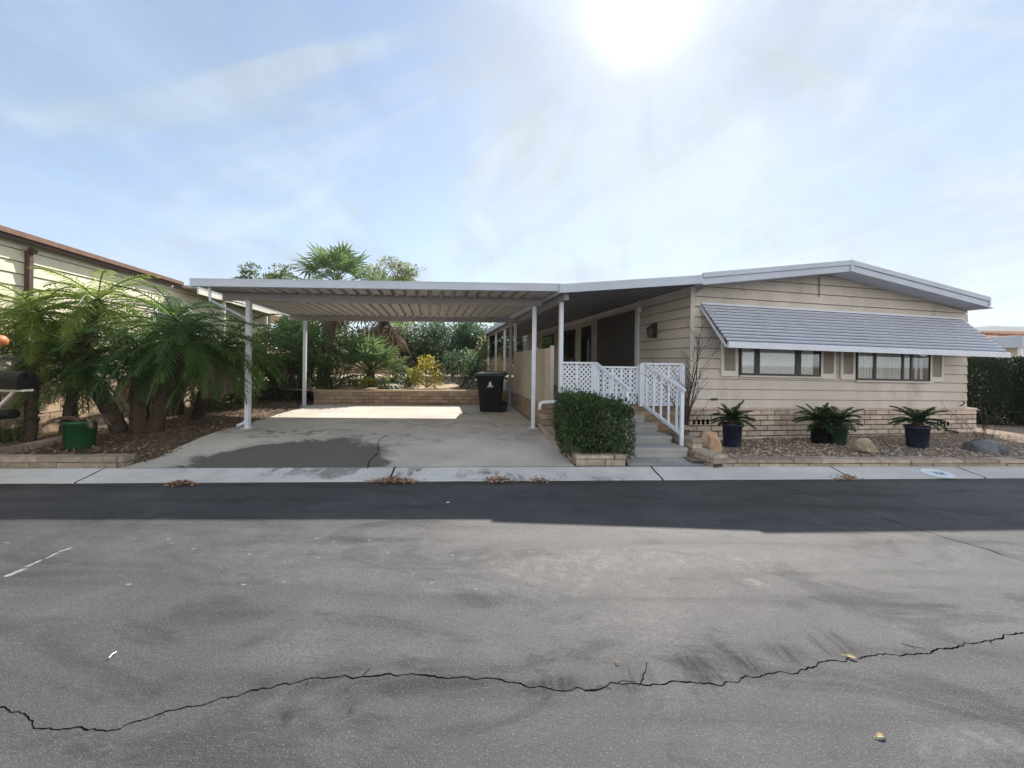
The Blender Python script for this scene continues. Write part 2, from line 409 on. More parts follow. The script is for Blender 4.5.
# gravel bed
gb_front=lambda x: 5.36+.045*x-.13
mb=MB(); rows=[]
for i in range(14):
    t_=i/13; row=[]
    for k in range(41):
        x=2.55+12.5*k/40; y0=gb_front(x)+.06; y1=9.6+.19*(x-3.35) if x>10.2 else A.y+.19*(x-3.35)+.3
        y=y0+(y1-y0)*t_; row.append((x,y,.135-.075*t_+.018*mnoise.noise((x*2,y*2,0))))
    rows.append(row)
mb.grid(rows); struct('gravel_bed',mb,M['gravelbase'],smooth=True)
def bed_z(x,y):
    return .15
mb=MB()
for i in range(9000):
    x=rnd.uniform(2.75,11.5); y0=gb_front(x)+.08; y1=A.y+.19*(x-3.35)-.08
    if x>10.2: y1=9
    y=y0+(y1-y0)*rnd.random()**1.25
    t_=(y-y0)/max(.1,(A.y+.19*(x-3.35)+.3-y0)); z=.139-.075*min(1,t_)
    r=rnd.uniform(.008,.024)*(1.5 if rnd.random()<.07 else 1)
    c=Vector((x,y,z+r*.4)); a=rnd.random()*6.3
    pts=[c+Vector((r*rnd.uniform(.7,1.3)*math.cos(a+q*PI/2),r*rnd.uniform(.7,1.3)*math.sin(a+q*PI/2),rnd.uniform(-.2,.3)*r)) for q in range(4)]
    top=c+Vector((0,0,r*rnd.uniform(.5,.9))); b=len(mb.v); mb.v+= [tuple(p) for p in pts]+[tuple(top)]
    for q in range(4): mb.f.append((b+q,b+(q+1)%4,b+4)); mb.m.append(0)
struct('gravel',mb,M['gravelstone'],'stuff')
# left planting bed
mb=MB(); rows=[]
for i in range(16):
    t_=i/15; row=[]
    for k in range(13):
        s=k/12; xr=-4.98-.78*max(0,t_*12-1)/11*1.0; xl=-7.6-1.6*t_
        x=xl+(xr-xl)*s; y=5.0+(12.6-5.0)*t_ - (.0 if s<.5 else .0)
        row.append((x,y,.06+.10*min(1,t_*4)+.07*math.sin(PI*s)+.03*mnoise.noise((x*1.5,y*1.5,3))))
    rows.append(row)
mb.grid(rows); struct('planting_bed',mb,M['bedsoil'],smooth=True)
def lbed_z(x,y):
    t_=(y-5)/7.6; xr=-4.98-.78*max(0,t_*12-1)/11; xl=-7.6-1.6*t_; s=(x-xl)/(xr-xl)
    return .06+.10*min(1,t_*4)+.07*math.sin(PI*min(1,max(0,s)))+.03*mnoise.noise((x*1.5,y*1.5,3))
mb=MB()
for i in range(7000):
    t_=rnd.random()**1.2; y=5.03+7.4*t_; tt=(y-5)/7.6
    xr=-5.0-.78*max(0,tt*12-1)/11+ .12*rnd.random()**2; xl=-7.5-1.5*tt
    x=xl+(xr-xl)*rnd.random()**.7
    z=lbed_z(x,y)+rnd.uniform(.004,.03)
    d=Vector((rnd.uniform(-1,1),rnd.uniform(-1,1),rnd.uniform(-.3,.4)))
    mb.leaf((x,y,z),d,(rnd.uniform(-.4,.4),rnd.uniform(-.4,.4),1),rnd.uniform(.04,.10),rnd.uniform(.012,.035))
M['mulch']=pbr('mulch_leaf',(.21,.14,.09),.9,.25,9,.2,60,island=.55)
struct('leaf_litter',mb,M['mulch'],'stuff')
# raised back garden
RW0,RW1=Vector((-5.75,11.15,0)),Vector((.05,11.6,0))
mb=MB(); rows=[]
for i in range(12):
    t_=i/11; row=[]
    for k in range(25):
        x=-14+18*k/24; y0=11.3+.078*(x+5.75) if x>-5.75 else 11.3+ (-5.75-x)*.25
        y=y0+(26-y0)*t_; row.append((x,y,.58+.1*t_+.04*mnoise.noise((x,y,1))))
    rows.append(row)
mb.grid(rows); struct('garden_soil',mb,M['drysoil'],smooth=True)
# far hills
mb=MB(); rows=[]
for i in range(8):
    t_=i/7; row=[]
    for k in range(60):
        x=-700+k*45; y=520+500*t_
        h=(42+48*max(0,min(1,(x-450)/600)) )*(1+.35*mnoise.noise((x*.004,1,0))+.12*mnoise.noise((x*.02,4,0)))
        if x<300: h*=.35
        row.append((x,y,-2+h*math.sin(PI*min(1,t_*1.0))))
    rows.append(row)
mb.grid(rows); struct('hills',mb,M['hill'],smooth=True)

# cracks in the road
def ribbon(mb, pts, w, z, jit, seed):
    r=random.Random(seed); q=[]
    for a,b in zip(pts[:-1],pts[1:]):
        n=max(2,int((b-a).length/.014))
        for k in range(n): q.append(a+(b-a)*(k/n))
    q.append(pts[-1]); L=[];R=[]
    dx=dy=0
    for i,p in enumerate(q):
        t_=(q[min(i+1,len(q)-1)]-q[max(i-1,0)]).normalized(); nn=Vector((-t_.y,t_.x,0))
        off=jit*(1.8*mnoise.noise((p.x*5,p.y*5,seed))+1.1*mnoise.noise((p.x*16,p.y*16,seed+5))+.45*mnoise.noise((p.x*55,p.y*55,seed+7)))
        ww=w*(.35+.5*r.random()+1.6*abs(mnoise.noise((p.x*9,p.y*9,seed+9))))
        L.append(p+nn*(off+ww/2)+Vector((0,0,z))); R.append(p+nn*(off-ww/2)+Vector((0,0,z)))
    mb.grid([L,R])
mb=MB()
ribbon(mb,[G(x,y) for x,y in ((-20,706),(25,712),(35,728),(75,729),(120,729),(170,712),(240,693),(300,682),(345,676),(420,674),(500,680),(560,690),(600,688),(660,681),(720,686),(780,670),(850,660),(930,650),(980,640),(1060,628))],.0058,.0012,.02,3)
ribbon(mb,[G(x,y) for x,y in ((640,686),(644,672),(646,662))],.004,.0014,.012,8)
for q_ in range(9):
    x0=rnd.uniform(20,1000); ys=[(-20,706),(25,712),(35,728),(120,729),(240,693),(345,676),(420,674),(500,680),(560,690),(660,681),(720,686),(850,660),(980,640),(1060,628)]
    for (xa,ya),(xb,yb) in zip(ys[:-1],ys[1:]):
        if xa<=x0<=xb: y0=ya+(yb-ya)*(x0-xa)/(xb-xa)
    p=G(x0,y0); a=rnd.uniform(0,6.28); e=p+Vector((math.cos(a),math.sin(a)*.7,0))*rnd.uniform(.02,.09)
    ribbon(mb,[p,e],.0028,.0016,.02,200+q_)
struct('road_crack',mb,M['crack'])
mb=MB(); ribbon(mb,[G(x,y) for x,y in ((770,484),(830,500),(900,524),(960,542),(1040,566),(1120,590))],.009,.0012,.02,11)
struct('road_seam',mb,M['crack'])
mb=MB()
for (x0,y0,x1,y1) in ((5,577,24,569),(27,567,42,560),(46,559,58,553),(60,552,72,548)):
    ribbon(mb,[G(x0,y0),G(x1,y1)],.03,.0018,.012,int(x0)+20)
for i in range(38):
    px,py=rnd.uniform(0,640),rnd.choice((rnd.uniform(535,600),rnd.uniform(535,560)))
    p=G(px,py); a=rnd.uniform(-.3,.7); d=Vector((math.cos(a),math.sin(a),0))
    ribbon(mb,[p,p+d*rnd.uniform(.01,.035)],rnd.uniform(.004,.012),.0018,.006,100+i)
struct('worn_paint',mb,M['scuff'])
# crack in the driveway
mb=MB()
ribbon(mb,[G(x,y,.1)+Vector((0,0,.0)) for x,y in ((366,468),(370,460),(379,453),(378,446),(387,441))],.012,.03,.012,31)
for v in range(len(mb.v)): x,y,z=mb.v[v]; mb.v[v]=(x,y,drive_z(y)+.005)
struct('driveway_crack',mb,M['crack'])

# ------------------------------------------------------------------ brick work
def bricks(mb,f,L,h0,H,course,bl,th,gap=.012,jit=.004,m=0,mm=1,rag=0,inset=.012,seed=1):
    r=random.Random(seed); rows=max(1,round((H-h0)/course)); c=(H-h0)/rows
    for i in range(rows):
        s=-(i%2)*bl*.5
        while s<L:
            e=s+bl*(1+ (r.uniform(-rag,rag) if rag else 0)); a,b=max(0,s),min(L,e); s=e
            if b-a<.04: continue
            j=r.uniform(-jit,jit); k=r.uniform(-jit,jit)*.6
            mb.box(f,(a+gap/2,b-gap/2),(-th,j),(h0+i*c+gap/2,h0+(i+1)*c-gap/2+k),m)
    mb.box(f,(.025,L-.025),(-th+.01,-inset),(h0,H-gap*.7),mm)
def wallframe(p,q,z=0.0):
    p,q=Vector((p[0],p[1],0)),Vector((q[0],q[1],0)); d=(q-p).normalized(); n=Vector((d.y,-d.x,0))
    return (lambda s,o,h: p+d*s+n*o+Vector((0,0,z+h))), (q-p).length

# ------------------------------------------------------------------ THE HOUSE
SH=hp(700,409)[1]; print('skirt top',SH)
W=hp(966,380)[0]; OV=.45
sL,hL=hp(695,276,OV); sA,hA=hp(850,261.5,OV); sR,hR=hp(987,297,OV)
print('W',W,'roof',(sL,hL),(sA,hA),(sR,hR))
pit=((hA-hL)/(sA-sL)+(hA-hR)/(sR-sA))/2
sL=-.12
hL=hA-pit*(sA-sL); hR=hA-pit*(sR-sA); print('pitch',pit,hL,hR)
def roof_h(s): return hA-pit*abs(s-sA)
DEPTH=15.0
house=thing('mobile_home','beige lap-sided mobile home with low gable roof and striped metal window awning','house',HW(W/2,0,0))
def laps(mb,f,s0,s1,h0,h1,c,lim=None,lip=.028):
    h=h0
    while h<h1-.01:
        t_=min(h+c,h1)
        if lim is None: rs=[(s0,s1,s0,s1)]
        else:
            a0,b0=lim(h); a1,b1=lim(t_)
            if b0-a0<.05: break
            if b1-a1<.02: a1=b1=(a1+b1)/2
            rs=[(a0,b0,a1,b1)]
        for a0,b0,a1,b1 in rs:
            g_=h+(t_-h)*(1-.016/c) if t_-h>c*.5 else t_
            k_=(g_-h)/(t_-h); a2,b2=a0+(a1-a0)*k_,b0+(b1-b0)*k_
            mb.face([f(a0,lip,h),f(b0,lip,h),f(b2,.012,g_),f(a2,.012,g_)])
            mb.face([f(a0,-.02,h),f(b0,-.02,h),f(b0,lip,h),f(a0,lip,h)])
            mb.face([f(a2,.012,g_),f(b2,.012,g_),f(b2,-.02,g_),f(a2,-.02,g_)])
        h=t_
SP=.193
def lim(h):
    d=(hA-.16-h)/pit
    return max(0,sA-d),min(W,sA+d)
mb=MB(); laps(mb,HW,0,W,SH,hA-.16,SP,lim)
wall=obj('wall',mb,M['siding'],house)
mb=MB(); mb.face([HW(.02,-.021,SH),HW(W-.02,-.021,SH),HW(W-.02,-.021,roof_h(W)-.12),HW(sA,-.021,hA-.12),HW(.02,-.021,roof_h(0)-.12)])
obj('wall_backing',mb,M['siding'],wall)
HS=lambda s,o,h: HW(-o,-s,h)      # left side wall: s goes back, o goes left
mb=MB(); laps(mb,HS,0,DEPTH,SH,roof_h(0)-.1,SP)
mb.face([HW(.022,-.022,SH-.5),HW(.022,-DEPTH,SH-.5),HW(.022,-DEPTH,roof_h(0)-.1),HW(.022,-.022,roof_h(0)-.1)])
mb.face([HW(W-.022,-.022,SH-.6),HW(W-.022,-DEPTH,SH-.6),HW(W-.022,-DEPTH,roof_h(W)-.08),HW(W-.022,-.022,roof_h(W)-.08)])
HR_=lambda s,o,h: HW(W+o,-s,h)
laps(mb,HR_,0,DEPTH,SH,roof_h(W)-.08,SP)
obj('side_wall',mb,M['siding'],house)
mb=MB()
mb.box(HW,(-.035,.05),(.0,.034),(SH-.01,roof_h(0)-.1))
obj('corner_trim',mb,M['siding'],house)
# roof
mb=MB(); T=.07
prof=[(sL,roof_h(sL)),(sA,hA),(sR,roof_h(sR))]
fr=[HW(s,OV,h) for s,h in prof]; bk=[HW(s,-DEPTH-.3,h) for s,h in prof]
fr2=[p-Vector((0,0,T)) for p in fr]; bk2=[p-Vector((0,0,T)) for p in bk]
mb.grid([fr,bk]); mb.grid([bk2,fr2])
mb.face([fr[0],bk[0],bk2[0],fr2[0]]); mb.face([fr[2],fr2[2],bk2[2],bk[2]])
roof=obj('roof',mb,M['roof'],house)
mb=MB()
mb.grid([[HW(s,OV-.02,h-.16) for s,h in prof],[HW(s,0.0,h-.16) for s,h in prof]])
mb.grid([[HW(sR-.005,OV-.02,roof_h(sR)-.16),HW(sR-.005,-DEPTH,roof_h(sR)-.16)],[HW(W,OV-.02,roof_h(W)-.16),HW(W,-DEPTH,roof_h(W)-.16)]])
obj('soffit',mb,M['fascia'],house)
# two-layer fascia board along the gable and the eave
mb=MB()
def rake(o0,o1,top,bot,m=0):
    for (a,b) in ((0,1),(1,2)):
        (s0,h0),(s1,h1)=prof[a],prof[b]
        e=.0 if a==0 else .0
        v=[HW(s0,o0,h0-bot),HW(s1,o0,h1-bot),HW(s1,o1,h1-bot),HW(s0,o1,h0-bot)]
        w=[HW(s0,o0,h0-top),HW(s1,o0,h1-top),HW(s1,o1,h1-top),HW(s0,o1,h0-top)]
        mb.prism(v[::-1],w[::-1],m)
rake(OV+.002,OV+.045,-.018,.07); rake(OV-.01,OV+.022,.075,.19)
mb.box(HW,(sR+.002,sR+.04),(-DEPTH,OV+.04),(roof_h(sR)-.17,roof_h(sR)+.015))
mb.box(HW,(sA-.03,sA+.03),(OV+.02,OV+.052),(hA-.2,hA+.02))
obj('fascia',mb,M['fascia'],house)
# little apex drip and cable
mb=MB(); mb.tube([HW(sA-.22,.04,hA-.22),HW(sA-.22,.045,hA-.62)],.009,5); obj('cable',mb,M['darkframe'],house)
# brick skirt
mb=MB(); bricks(mb,lambda s,o,h: HW(s-.06,o+.06,h),W+.28,-.05,SH-.01,.105,.31,.16,.02,.004,inset=.014,seed=4)
mb.box(HW,(-.07,W+.22),(-.10,.075),(SH-.012,SH+.03),0)
bricks(mb,lambda s,o,h: HW(W+.21-0+o*1,-s+.05,h),4,-.05,SH-.01,.105,.31,.1,.014,.004,inset=.008,seed=5)
skirt=obj('brick_skirt',mb,[M['brick'],M['mortar_dark']],house)
for (px,py) in ((701,422),(943,424)):
    s,h=hp(px,py,.065); mb=MB()
    for k in range(4):
        mb.box(HW,(s-.17+k*.095,s-.17+k*.095+.055),(.05,.0655),(h-.045,h+.045))
    obj('vent',mb,M['crack'],skirt)
# windows
def window(px0,px1,pyb,bars,kind):
    s0,hb=hp(px0,pyb); s1,_=hp(px1,pyb); ht=hb+.72
    mb=MB(); fw=.035
    mb.box(HW,(s0,s1),(.03,.06),(hb,hb+fw)); mb.box(HW,(s0,s1),(.03,.06),(ht-fw,ht))
    mb.box(HW,(s0,s0+fw),(.03,.058),(hb+fw,ht-fw)); mb.box(HW,(s1-fw,s1),(.03,.058),(hb+fw,ht-fw))
    for a,b in bars:
        a,b=hp(a,pyb)[0],hp(b,pyb)[0]; mb.box(HW,(a,b),(.032,.055),(hb+fw,ht-fw))
    w=obj('window',mb,M['darkframe'],house)
    mb=MB(); mb.box(HW,(s0-.02,s1+.02),(.0285,.085),(hb-.03,hb-.002)); obj('sill',mb,M['trim'],w)
    mb=MB(); mb.face([HW(s0+fw,.046,hb+fw),HW(s1-fw,.046,hb+fw),HW(s1-fw,.046,ht-fw),HW(s0+fw,.046,ht-fw)]); obj('pane',mb,M['glass'],w)
    mb=MB(); mb.face([HW(s0+.01,.0295,hb+.01),HW(s1-.01,.0295,hb+.01),HW(s1-.01,.0295,ht-.01),HW(s0+.01,.0295,ht-.01)]); obj('reveal',mb,M['interior'],w)
    return w,s0,s1,hb,ht
w1,s0,s1,hb,ht=window(738,819,375,((752.5,757.5),(793,798.5)),0)
mb=MB()
def cloth(mb,a,b,h0,h1,amp=.004,n=40):
    rows=[]
    for h in (h0,h1): rows.append([HW(a+(b-a)*k/n,.0375+amp*math.sin(k*1.3+.7*math.sin(k*.7)),h) for k in range(n+1)])
    mb.grid(rows)
for a,b,tp in ((740,752,365+0),(758,792.5,0),(799,811,0)):
    cloth(mb,hp(a,375)[0],hp(b,375)[0],hb+.04,ht-.18)
obj('curtain',mb,M['curtain'],w1,True)
w2,s0,s1,hb,ht=window(854,928,380,((871,873.5),(899,901),(907.5,909.5)),1)
mb=MB()
for a,b,g in ((856,871,.55),(874,899,.9),(902,907,.9),(910,919,.4)):
    a,b=hp(a,380)[0],hp(b,380)[0]; k=a
    while k<b-.03:
        if rnd.random()<g+.1: mb.box(HW,(k,k+.062),(.034,.037+rnd.random()*.004),(hb+.04,ht-.1))
        k+=.072
obj('blinds',mb,M['blind'],w2)
def shutter(px0,px1,pyb):
    s0,hb=hp(px0,pyb,.03); s1,_=hp(px1,pyb,.03); ht=hb+.80
    mb=MB(); f=.05
    mb.box(HW,(s0,s0+f),(.029,.065),(hb,ht)); mb.box(HW,(s1-f,s1),(.029,.065),(hb,ht))
    mb.box(HW,(s0+f,s1-f),(.029,.063),(hb,hb+.10)); mb.box(HW,(s0+f,s1-f),(.029,.063),(ht-.08,ht))
    s=obj('shutter',mb,M['trim'],house)
    mb=MB(); mb.box(HW,(s0+f,s1-f),(.0295,.046),(hb+.1,ht-.08))
    k=hb+.12
    while k<ht-.1:
        mb.box(HW,(s0+f+.002,s1-f-.002),(.044,.051),(k,k+.018)); k+=.032
    obj('louvre_panel',mb,M['taupe'],s)
for a in ((720.5,736.5,376),(819.5,834,378.5),(839.5,853.5,379),(928.5,941.5,381.5)): shutter(*a)
# awning: overlapping slats from the wall down and out
aL,ahL=hp(700,303); aR,ahR=hp(961,320.5); AO=.72
ah=(ahL+ahR)/2; bl,bh1=hp(728,343,AO); br,bh2=hp(1007,354,AO); bh=(bh1+bh2)/2
print('awning',aL,aR,ah,bl,br,bh1,bh2)
N=12; mb=MB(); me_=MB()
for k in range(N):
    t0,t1=k/N,(k+1)/N
    def pt(t_,s,lift=0): 
        return HW(s, .02+AO*t_+lift*.5, ah+(bh-ah)*t_+lift)
    mb.face([pt(t0,aL,-.004),pt(t0,aR,-.004),pt(t1,aR,.014),pt(t1,aL,.014)])
    me_.face([pt(t1,aL,.014),pt(t1,aR,.014),pt(t1,aR,-.006),pt(t1,aL,-.006)])
    me_.face([pt(t1-.28/N,aL,.0145),pt(t1-.28/N,aR,.0145),pt(t1,aR,.0165),pt(t1,aL,.0165)])
aw=obj('awning',mb,M['awning'],house)
obj('slat_edge',me_,M['awning_edge'],aw)
mb=MB()
mb.box(HW,(aL-.01,aR+.01),(AO+.0,AO+.035),(bh-.075,bh+.02))
for s in (aL-.012,aR-.0):
    mb.prism([HW(s,.02,ah-.02),HW(s,AO,bh-.05),HW(s,AO-.04,bh-.07),HW(s,.02,ah-.09)],[HW(s+.012,.02,ah-.02),HW(s+.012,AO,bh-.05),HW(s+.012,AO-.04,bh-.07),HW(s+.012,.02,ah-.09)])
mb.box(HW,(aL,aR),(.029,.045),(ah-.01,ah+.03))
obj('valance',mb,M['awning_edge'],aw)
# small flap plate on the siding, hose bib
s,h=hp(713,399); mb=MB(); mb.box(HW,(s-.06,s+.06),(.024,.055),(h-.018,h+.018)); obj('dryer_flap',mb,M['darkframe'],house)
s,h=hp(961,405,.08); mb=MB(); mb.tube([HW(s,.06,h-.02),HW(s,.1,h+.0),HW(s+.02,.13,h+.05),HW(s-.05,.13,h+.09)],.012,6); obj('hose_bib',mb,M['blackmetal'],house)
s,h=hp(951,432,.1); mb=MB(); mb.tube([HW(s-.12,.075,h+.12),HW(s-.1,.085,h+.03),HW(s+.03,.1,h+.03),HW(s+.2,.12,h-.02),HW(s+.32,.16,h-.1)],.018,6); obj('cable_conduit',mb,M['darkframe'],house)
# porch side: dark panels for wall shade, side windows, lamp
def side(name,o0,o1,h0,h1,m,parent=house,p0=.03,p1=.06):
    mb=MB(); mb.box(HS,(o0,o1),(p0,p1),(h0,h1)); return obj(name,mb,m,parent)
d=side('shade_panel',1.95,3.05,SH+.05,SH+2.1,M['shadebrown']); side('shade_panel_back',3.10,4.2,SH+.05,SH+2.1,M['shadebrown'],d)  # dark taupe panels stand in for the shaded porch wall
side('door_trim',1.82,1.95,SH+.0,SH+2.18,M['white'],d,.029,.08)
for a,b,lo in ((4.7,5.5,.5),(6.1,7.3,.3),(8.6,10.2,.8)):
    w=side('window',a,b,SH+lo,SH+2.0,M['darkframe']); side('pane',a+.06,b-.06,SH+lo+.06,SH+1.94,M['glass'],w,.062,.066)
mb=MB()
c=HS(1.0,.24,SH+1.60); mb.box(HS,(1.1,1.24),(.02,.05),(SH+1.4,SH+1.72)); mb.tube([HS(1.17,.04,SH+1.62),HS(1.1,.16,SH+1.68),c],.014,6)
mb.lathe(c-Vector((0,0,.2)),[(.0,-.02),(.045,-.01),(.06,.0),(.085,.16),(.1,.18),(.03,.24),(.0,.25)],8)
obj('wall_lamp',mb,M['copper'],house)
mb=MB(); c=HS(1.5,.22,2.66); mb.lathe(c,[(0,.0),(.05,0),(.055,.02),(.045,.1),(.02,.13),(0,.13)],10); mb.tube([c+Vector((0,0,.12)),c+Vector((0,0,.3))],.006,5)
tag(obj('wind_bell',mb,M['white'],None),'small white bell hanging under the porch roof near the dark side wall','bell')

# ------------------------------------------------------------------ PATIO COVER beside the house
pS=-2.575; OVL=.08; pH=lambda s: (roof_h(sL)-.05)+(s-sL)/(pS-sL)*(2.79-(roof_h(sL)-.05)); po_=lambda s: OV+(OVL-OV)*(s-sL)/(pS-sL) 
PB=-13.4
patio=thing('patio_cover','low white patio cover sloping off the house eave with a row of thin posts','patio cover',HW(-1.3,-6,0))
mb=MB()
n=9
for k in range(n):
    a=pS+(sL-.005-pS)*k/n; b=pS+(sL-.005-pS)*(k+1)/n
    v=[HW(a,po_(a),pH(a)-.09),HW(b-.004,po_(b),pH(b)-.09),HW(b-.004,PB,pH(b)-.09),HW(a,PB,pH(a)-.09)]
    mb.prism(v,[p+Vector((0,0,.06)) for p in v])
    mb.box(HW,(b-.03,b-.006),(PB,po_(b)-.01),(pH(b)-.115,pH(b)-.088))
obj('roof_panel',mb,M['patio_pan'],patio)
mb=MB()
v=[HW(pS,OVL+.003,pH(pS)-.12),HW(sL-.006,OV+.003,pH(sL)-.12),HW(sL-.006,OV+.035,pH(sL)-.12),HW(pS,OVL+.035,pH(pS)-.12)]
mb.prism(v[::-1],[p+Vector((0,0,.15)) for p in v][::-1])
mb.box(HW,(pS-.035,pS-.003),(PB,OVL+.03),(pH(pS)-.12,pH(pS)+.03))
obj('fascia',mb,M['fascia'],patio)
mb=MB(); mb.box(HW,(pS+.1,pS+.18),(PB,OVL-.12),(pH(pS+.1)-.22,pH(pS+.1)-.1)); obj('beam',mb,M['beam'],patio)
for o,zb in ((-.35,.2),(-2.3,.2),(-4.6,.2),(-6.4,.3),(-8.4,.6),(-10.7,.6),(-12.9,.6)):
    mb=MB(); mb.box(HW,(pS+.11,pS+.18),(o-.035,o+.035),(zb,pH(pS+.1)-.21))
    mb.box(HW,(pS+.125,pS+.165),(o+.0355,o+.042),(zb,pH(pS+.1)-.21)) 
    obj('post',mb,M['white_rail'],patio)

# ------------------------------------------------------------------ PORCH with lattice, steps, handrails
porch=thing('porch','raised porch with white lattice railing beside the beige house corner','porch',(1.9,6.9,0))
DZ=.74
pf,pL=wallframe((.83,6.72),(3.02,6.92))
XB=lambda s,o,h: pf(s,o,h)
mb=MB(); mb.box(XB,(0.02,pL+.2),(-5.5,-.12),(DZ-.1,DZ)); obj('deck',mb,M['walk'],porch)
mb=MB(); bricks(mb,lambda s,o,h: pf(s,o-.05,h),pL+.15,.1,DZ-.09,.1,.31,.12,seed=9)
mb.box(XB,(0,pL+.15),(-.2,-.035),(DZ-.088,DZ+.004),0); obj('brick_base',mb,[M['brick_red'],M['mortar']],porch)
def seg_clip(x0,y0,dx,dy,X0,X1,Y0,Y1):
    lo,hi=-9,9
    for p,d,a,b in ((x0,dx,X0,X1),(y0,dy,Y0,Y1)):
        t0,t1=(a-p)/d,(b-p)/d
        if t0>t1: t0,t1=t1,t0
        lo,hi=max(lo,t0),min(hi,t1)
    return (lo,hi) if hi-lo>.02 else None
def lattice(mb,f,s0,s1,h0,h1,o=0.0,pitch=.084,w=.029,t_=.006):
    for sg in (1,-1):
        k=-2.5
        while k<3.5:
            q=seg_clip(s0+k if sg>0 else s1-k, h0, sg*.7071,.7071,s0,s1,h0,h1); k+=pitch
            if not q: continue
            x0=s0+k-pitch if sg>0 else s1-k+pitch
            a=(x0+sg*.7071*q[0],h0+.7071*q[0]); b=(x0+sg*.7071*q[1],h0+.7071*q[1])
            nx,ny=-.7071*w/2,sg*.7071*w/2
            oo=o+(t_ if sg>0 else 0)
            v=[f(a[0]+nx,oo,a[1]+ny),f(b[0]+nx,oo,b[1]+ny),f(b[0]-nx,oo,b[1]-ny),f(a[0]-nx,oo,a[1]-ny)]
            v2=[f(a[0]+nx,oo+t_*.9,a[1]+ny),f(b[0]+nx,oo+t_*.9,b[1]+ny),f(b[0]-nx,oo+t_*.9,b[1]-ny),f(a[0]-nx,oo+t_*.9,a[1]-ny)]
            mb.prism(v,v2)
def spx(px,py=380):   # pixel column -> s along the lattice
    u,_=uv_(px,py); p=pf(0,0,0); q=pf(1,0,0)-p
    return (u*p.y-p.x)/(q.x-u*q.y)
def panel(px0,px1,h1,h0,batt,name='lattice_panel',o=0.0):
    s0,s1=max(0.0,spx(px0)),spx(px1); mb=MB(); lattice(mb,pf,s0+.02,s1-.02,h0,h1-.03,o)
    k=pan=obj(name,mb,M['white_rail'],porch)
    mb=MB()
    n=max(1,round((s1-s0)/batt))
    for i in range(n+1):
        s=s0+(s1-s0)*i/n; e=.05
        a,b=(s,s+e) if i==0 else ((s-e,s) if i==n else (s-e/2,s+e/2))
        mb.box(pf,(a,b),(o+.013,o+.03),(h0,h1-.032))
    obj('batten',mb,M['white_rail'],pan)
    mb=MB(); mb.box(pf,(s0-.01,s1+.01),(o-.03,o+.05),(h1-.032,h1)); obj('top_rail',mb,M['white_rail'],pan); mb=MB(); mb.box(pf,(s0,s1),(o-.02,o+.035),(h0-.03,h0)); obj('bottom_rail',mb,M['white_rail'],pan)
    return s0,s1
panel(556,593.5,1.515,DZ+.04,.26)
g=panel(595.5,640,1.445,DZ+.25,.17,'gate',-.07)
mb=MB(); lattice(mb,pf,g[0]+.02,g[1]-.02,DZ+.03,DZ+.21,-.07); obj('lattice_strip',mb,M['white_rail'],porch)
panel(641,681.5,1.515,DZ+.04,.25)
mb=MB()
for px in (594.5,640.5,682):
    s=spx(px); mb=MB(); mb.box(pf,(s-.028,s+.028),(-.035,.045),(DZ,1.49)); obj('post',mb,M['white_rail'],porch)
# steps
steps=thing('porch_steps','grey concrete steps climbing to the porch between the two white handrails','steps',(2.1,6.1,0))
edges=[(5.66,.262),(5.99,.37),(6.33,.485),(6.66,.60)]
def xl_(y): return 1.42+.30*(6.7-y)*.0+ .19*(6.7-y)*1.0+.0
def xr_(y): return 2.30+.30*(6.7-y)
prev=.10
for i,(y,z) in enumerate(edges):
    mb=MB(); y1=6.80; x0,x1=xl_(y),xr_(y)
    yb=y+.36 if i<3 else 6.77
    lo=prev-.06 if i==0 else edges[i-1][1]-.02
    v=[(x0,y,lo),(x1,y+.03,lo),(x1-.06,yb+.02,lo),(x0-.06,yb,lo)]
    mb.prism(v,[(a,b,z) for a,b,_ in v])
    mb.prism([(x0,y-.018,z-.05),(x1,y+.012,z-.05),(x1,y+.029,z-.05),(x0,y-.001,z-.05)],[(x0,y-.018,z-.003),(x1,y+.012,z-.003),(x1,y+.029,z-.003),(x0,y-.001,z-.003)])
    obj('step',mb,M['walk'],steps)
def handrail(xo,label):
    a=Vector((xo,6.68,DZ+.76)); b=Vector((xo+.30,5.86,1.13))
    t=thing('handrail',label,'handrail',(b.x,b.y,.26),'white handrails of the porch steps')
    mb=MB(); mb.bar(a,b,.046,.036); mb.bar(b,b+Vector((.01,-.07,-.03)),.046,.036); obj('top_rail',mb,M['white_rail'],t)
    a2=a+Vector((0,0,-.72)); b2=b+Vector((0,0,-.70))
    mb=MB(); mb.bar(a2,b2,.035,.05); obj('bottom_rail',mb,M['white_rail'],t)
    for k in range(5):
        f=(k+.4)/5; mb=MB(); p=a2+(b2-a2)*f; q=a+(b-a)*f
        mb.bar(p,q,.03,.03,(0,1,0)); obj('baluster',mb,M['white_rail'],t)
    mb=MB(); mb.bar((b.x,b.y,.255),(b.x,b.y,b.z-.02),.05,.05,(0,1,0)); obj('post',mb,M['white_rail'],t)
handrail(2.30,'white handrail on the right side of the porch steps, nearest the house corner')
handrail(1.46,'white handrail on the left side of the porch steps, half hidden by the hedge')
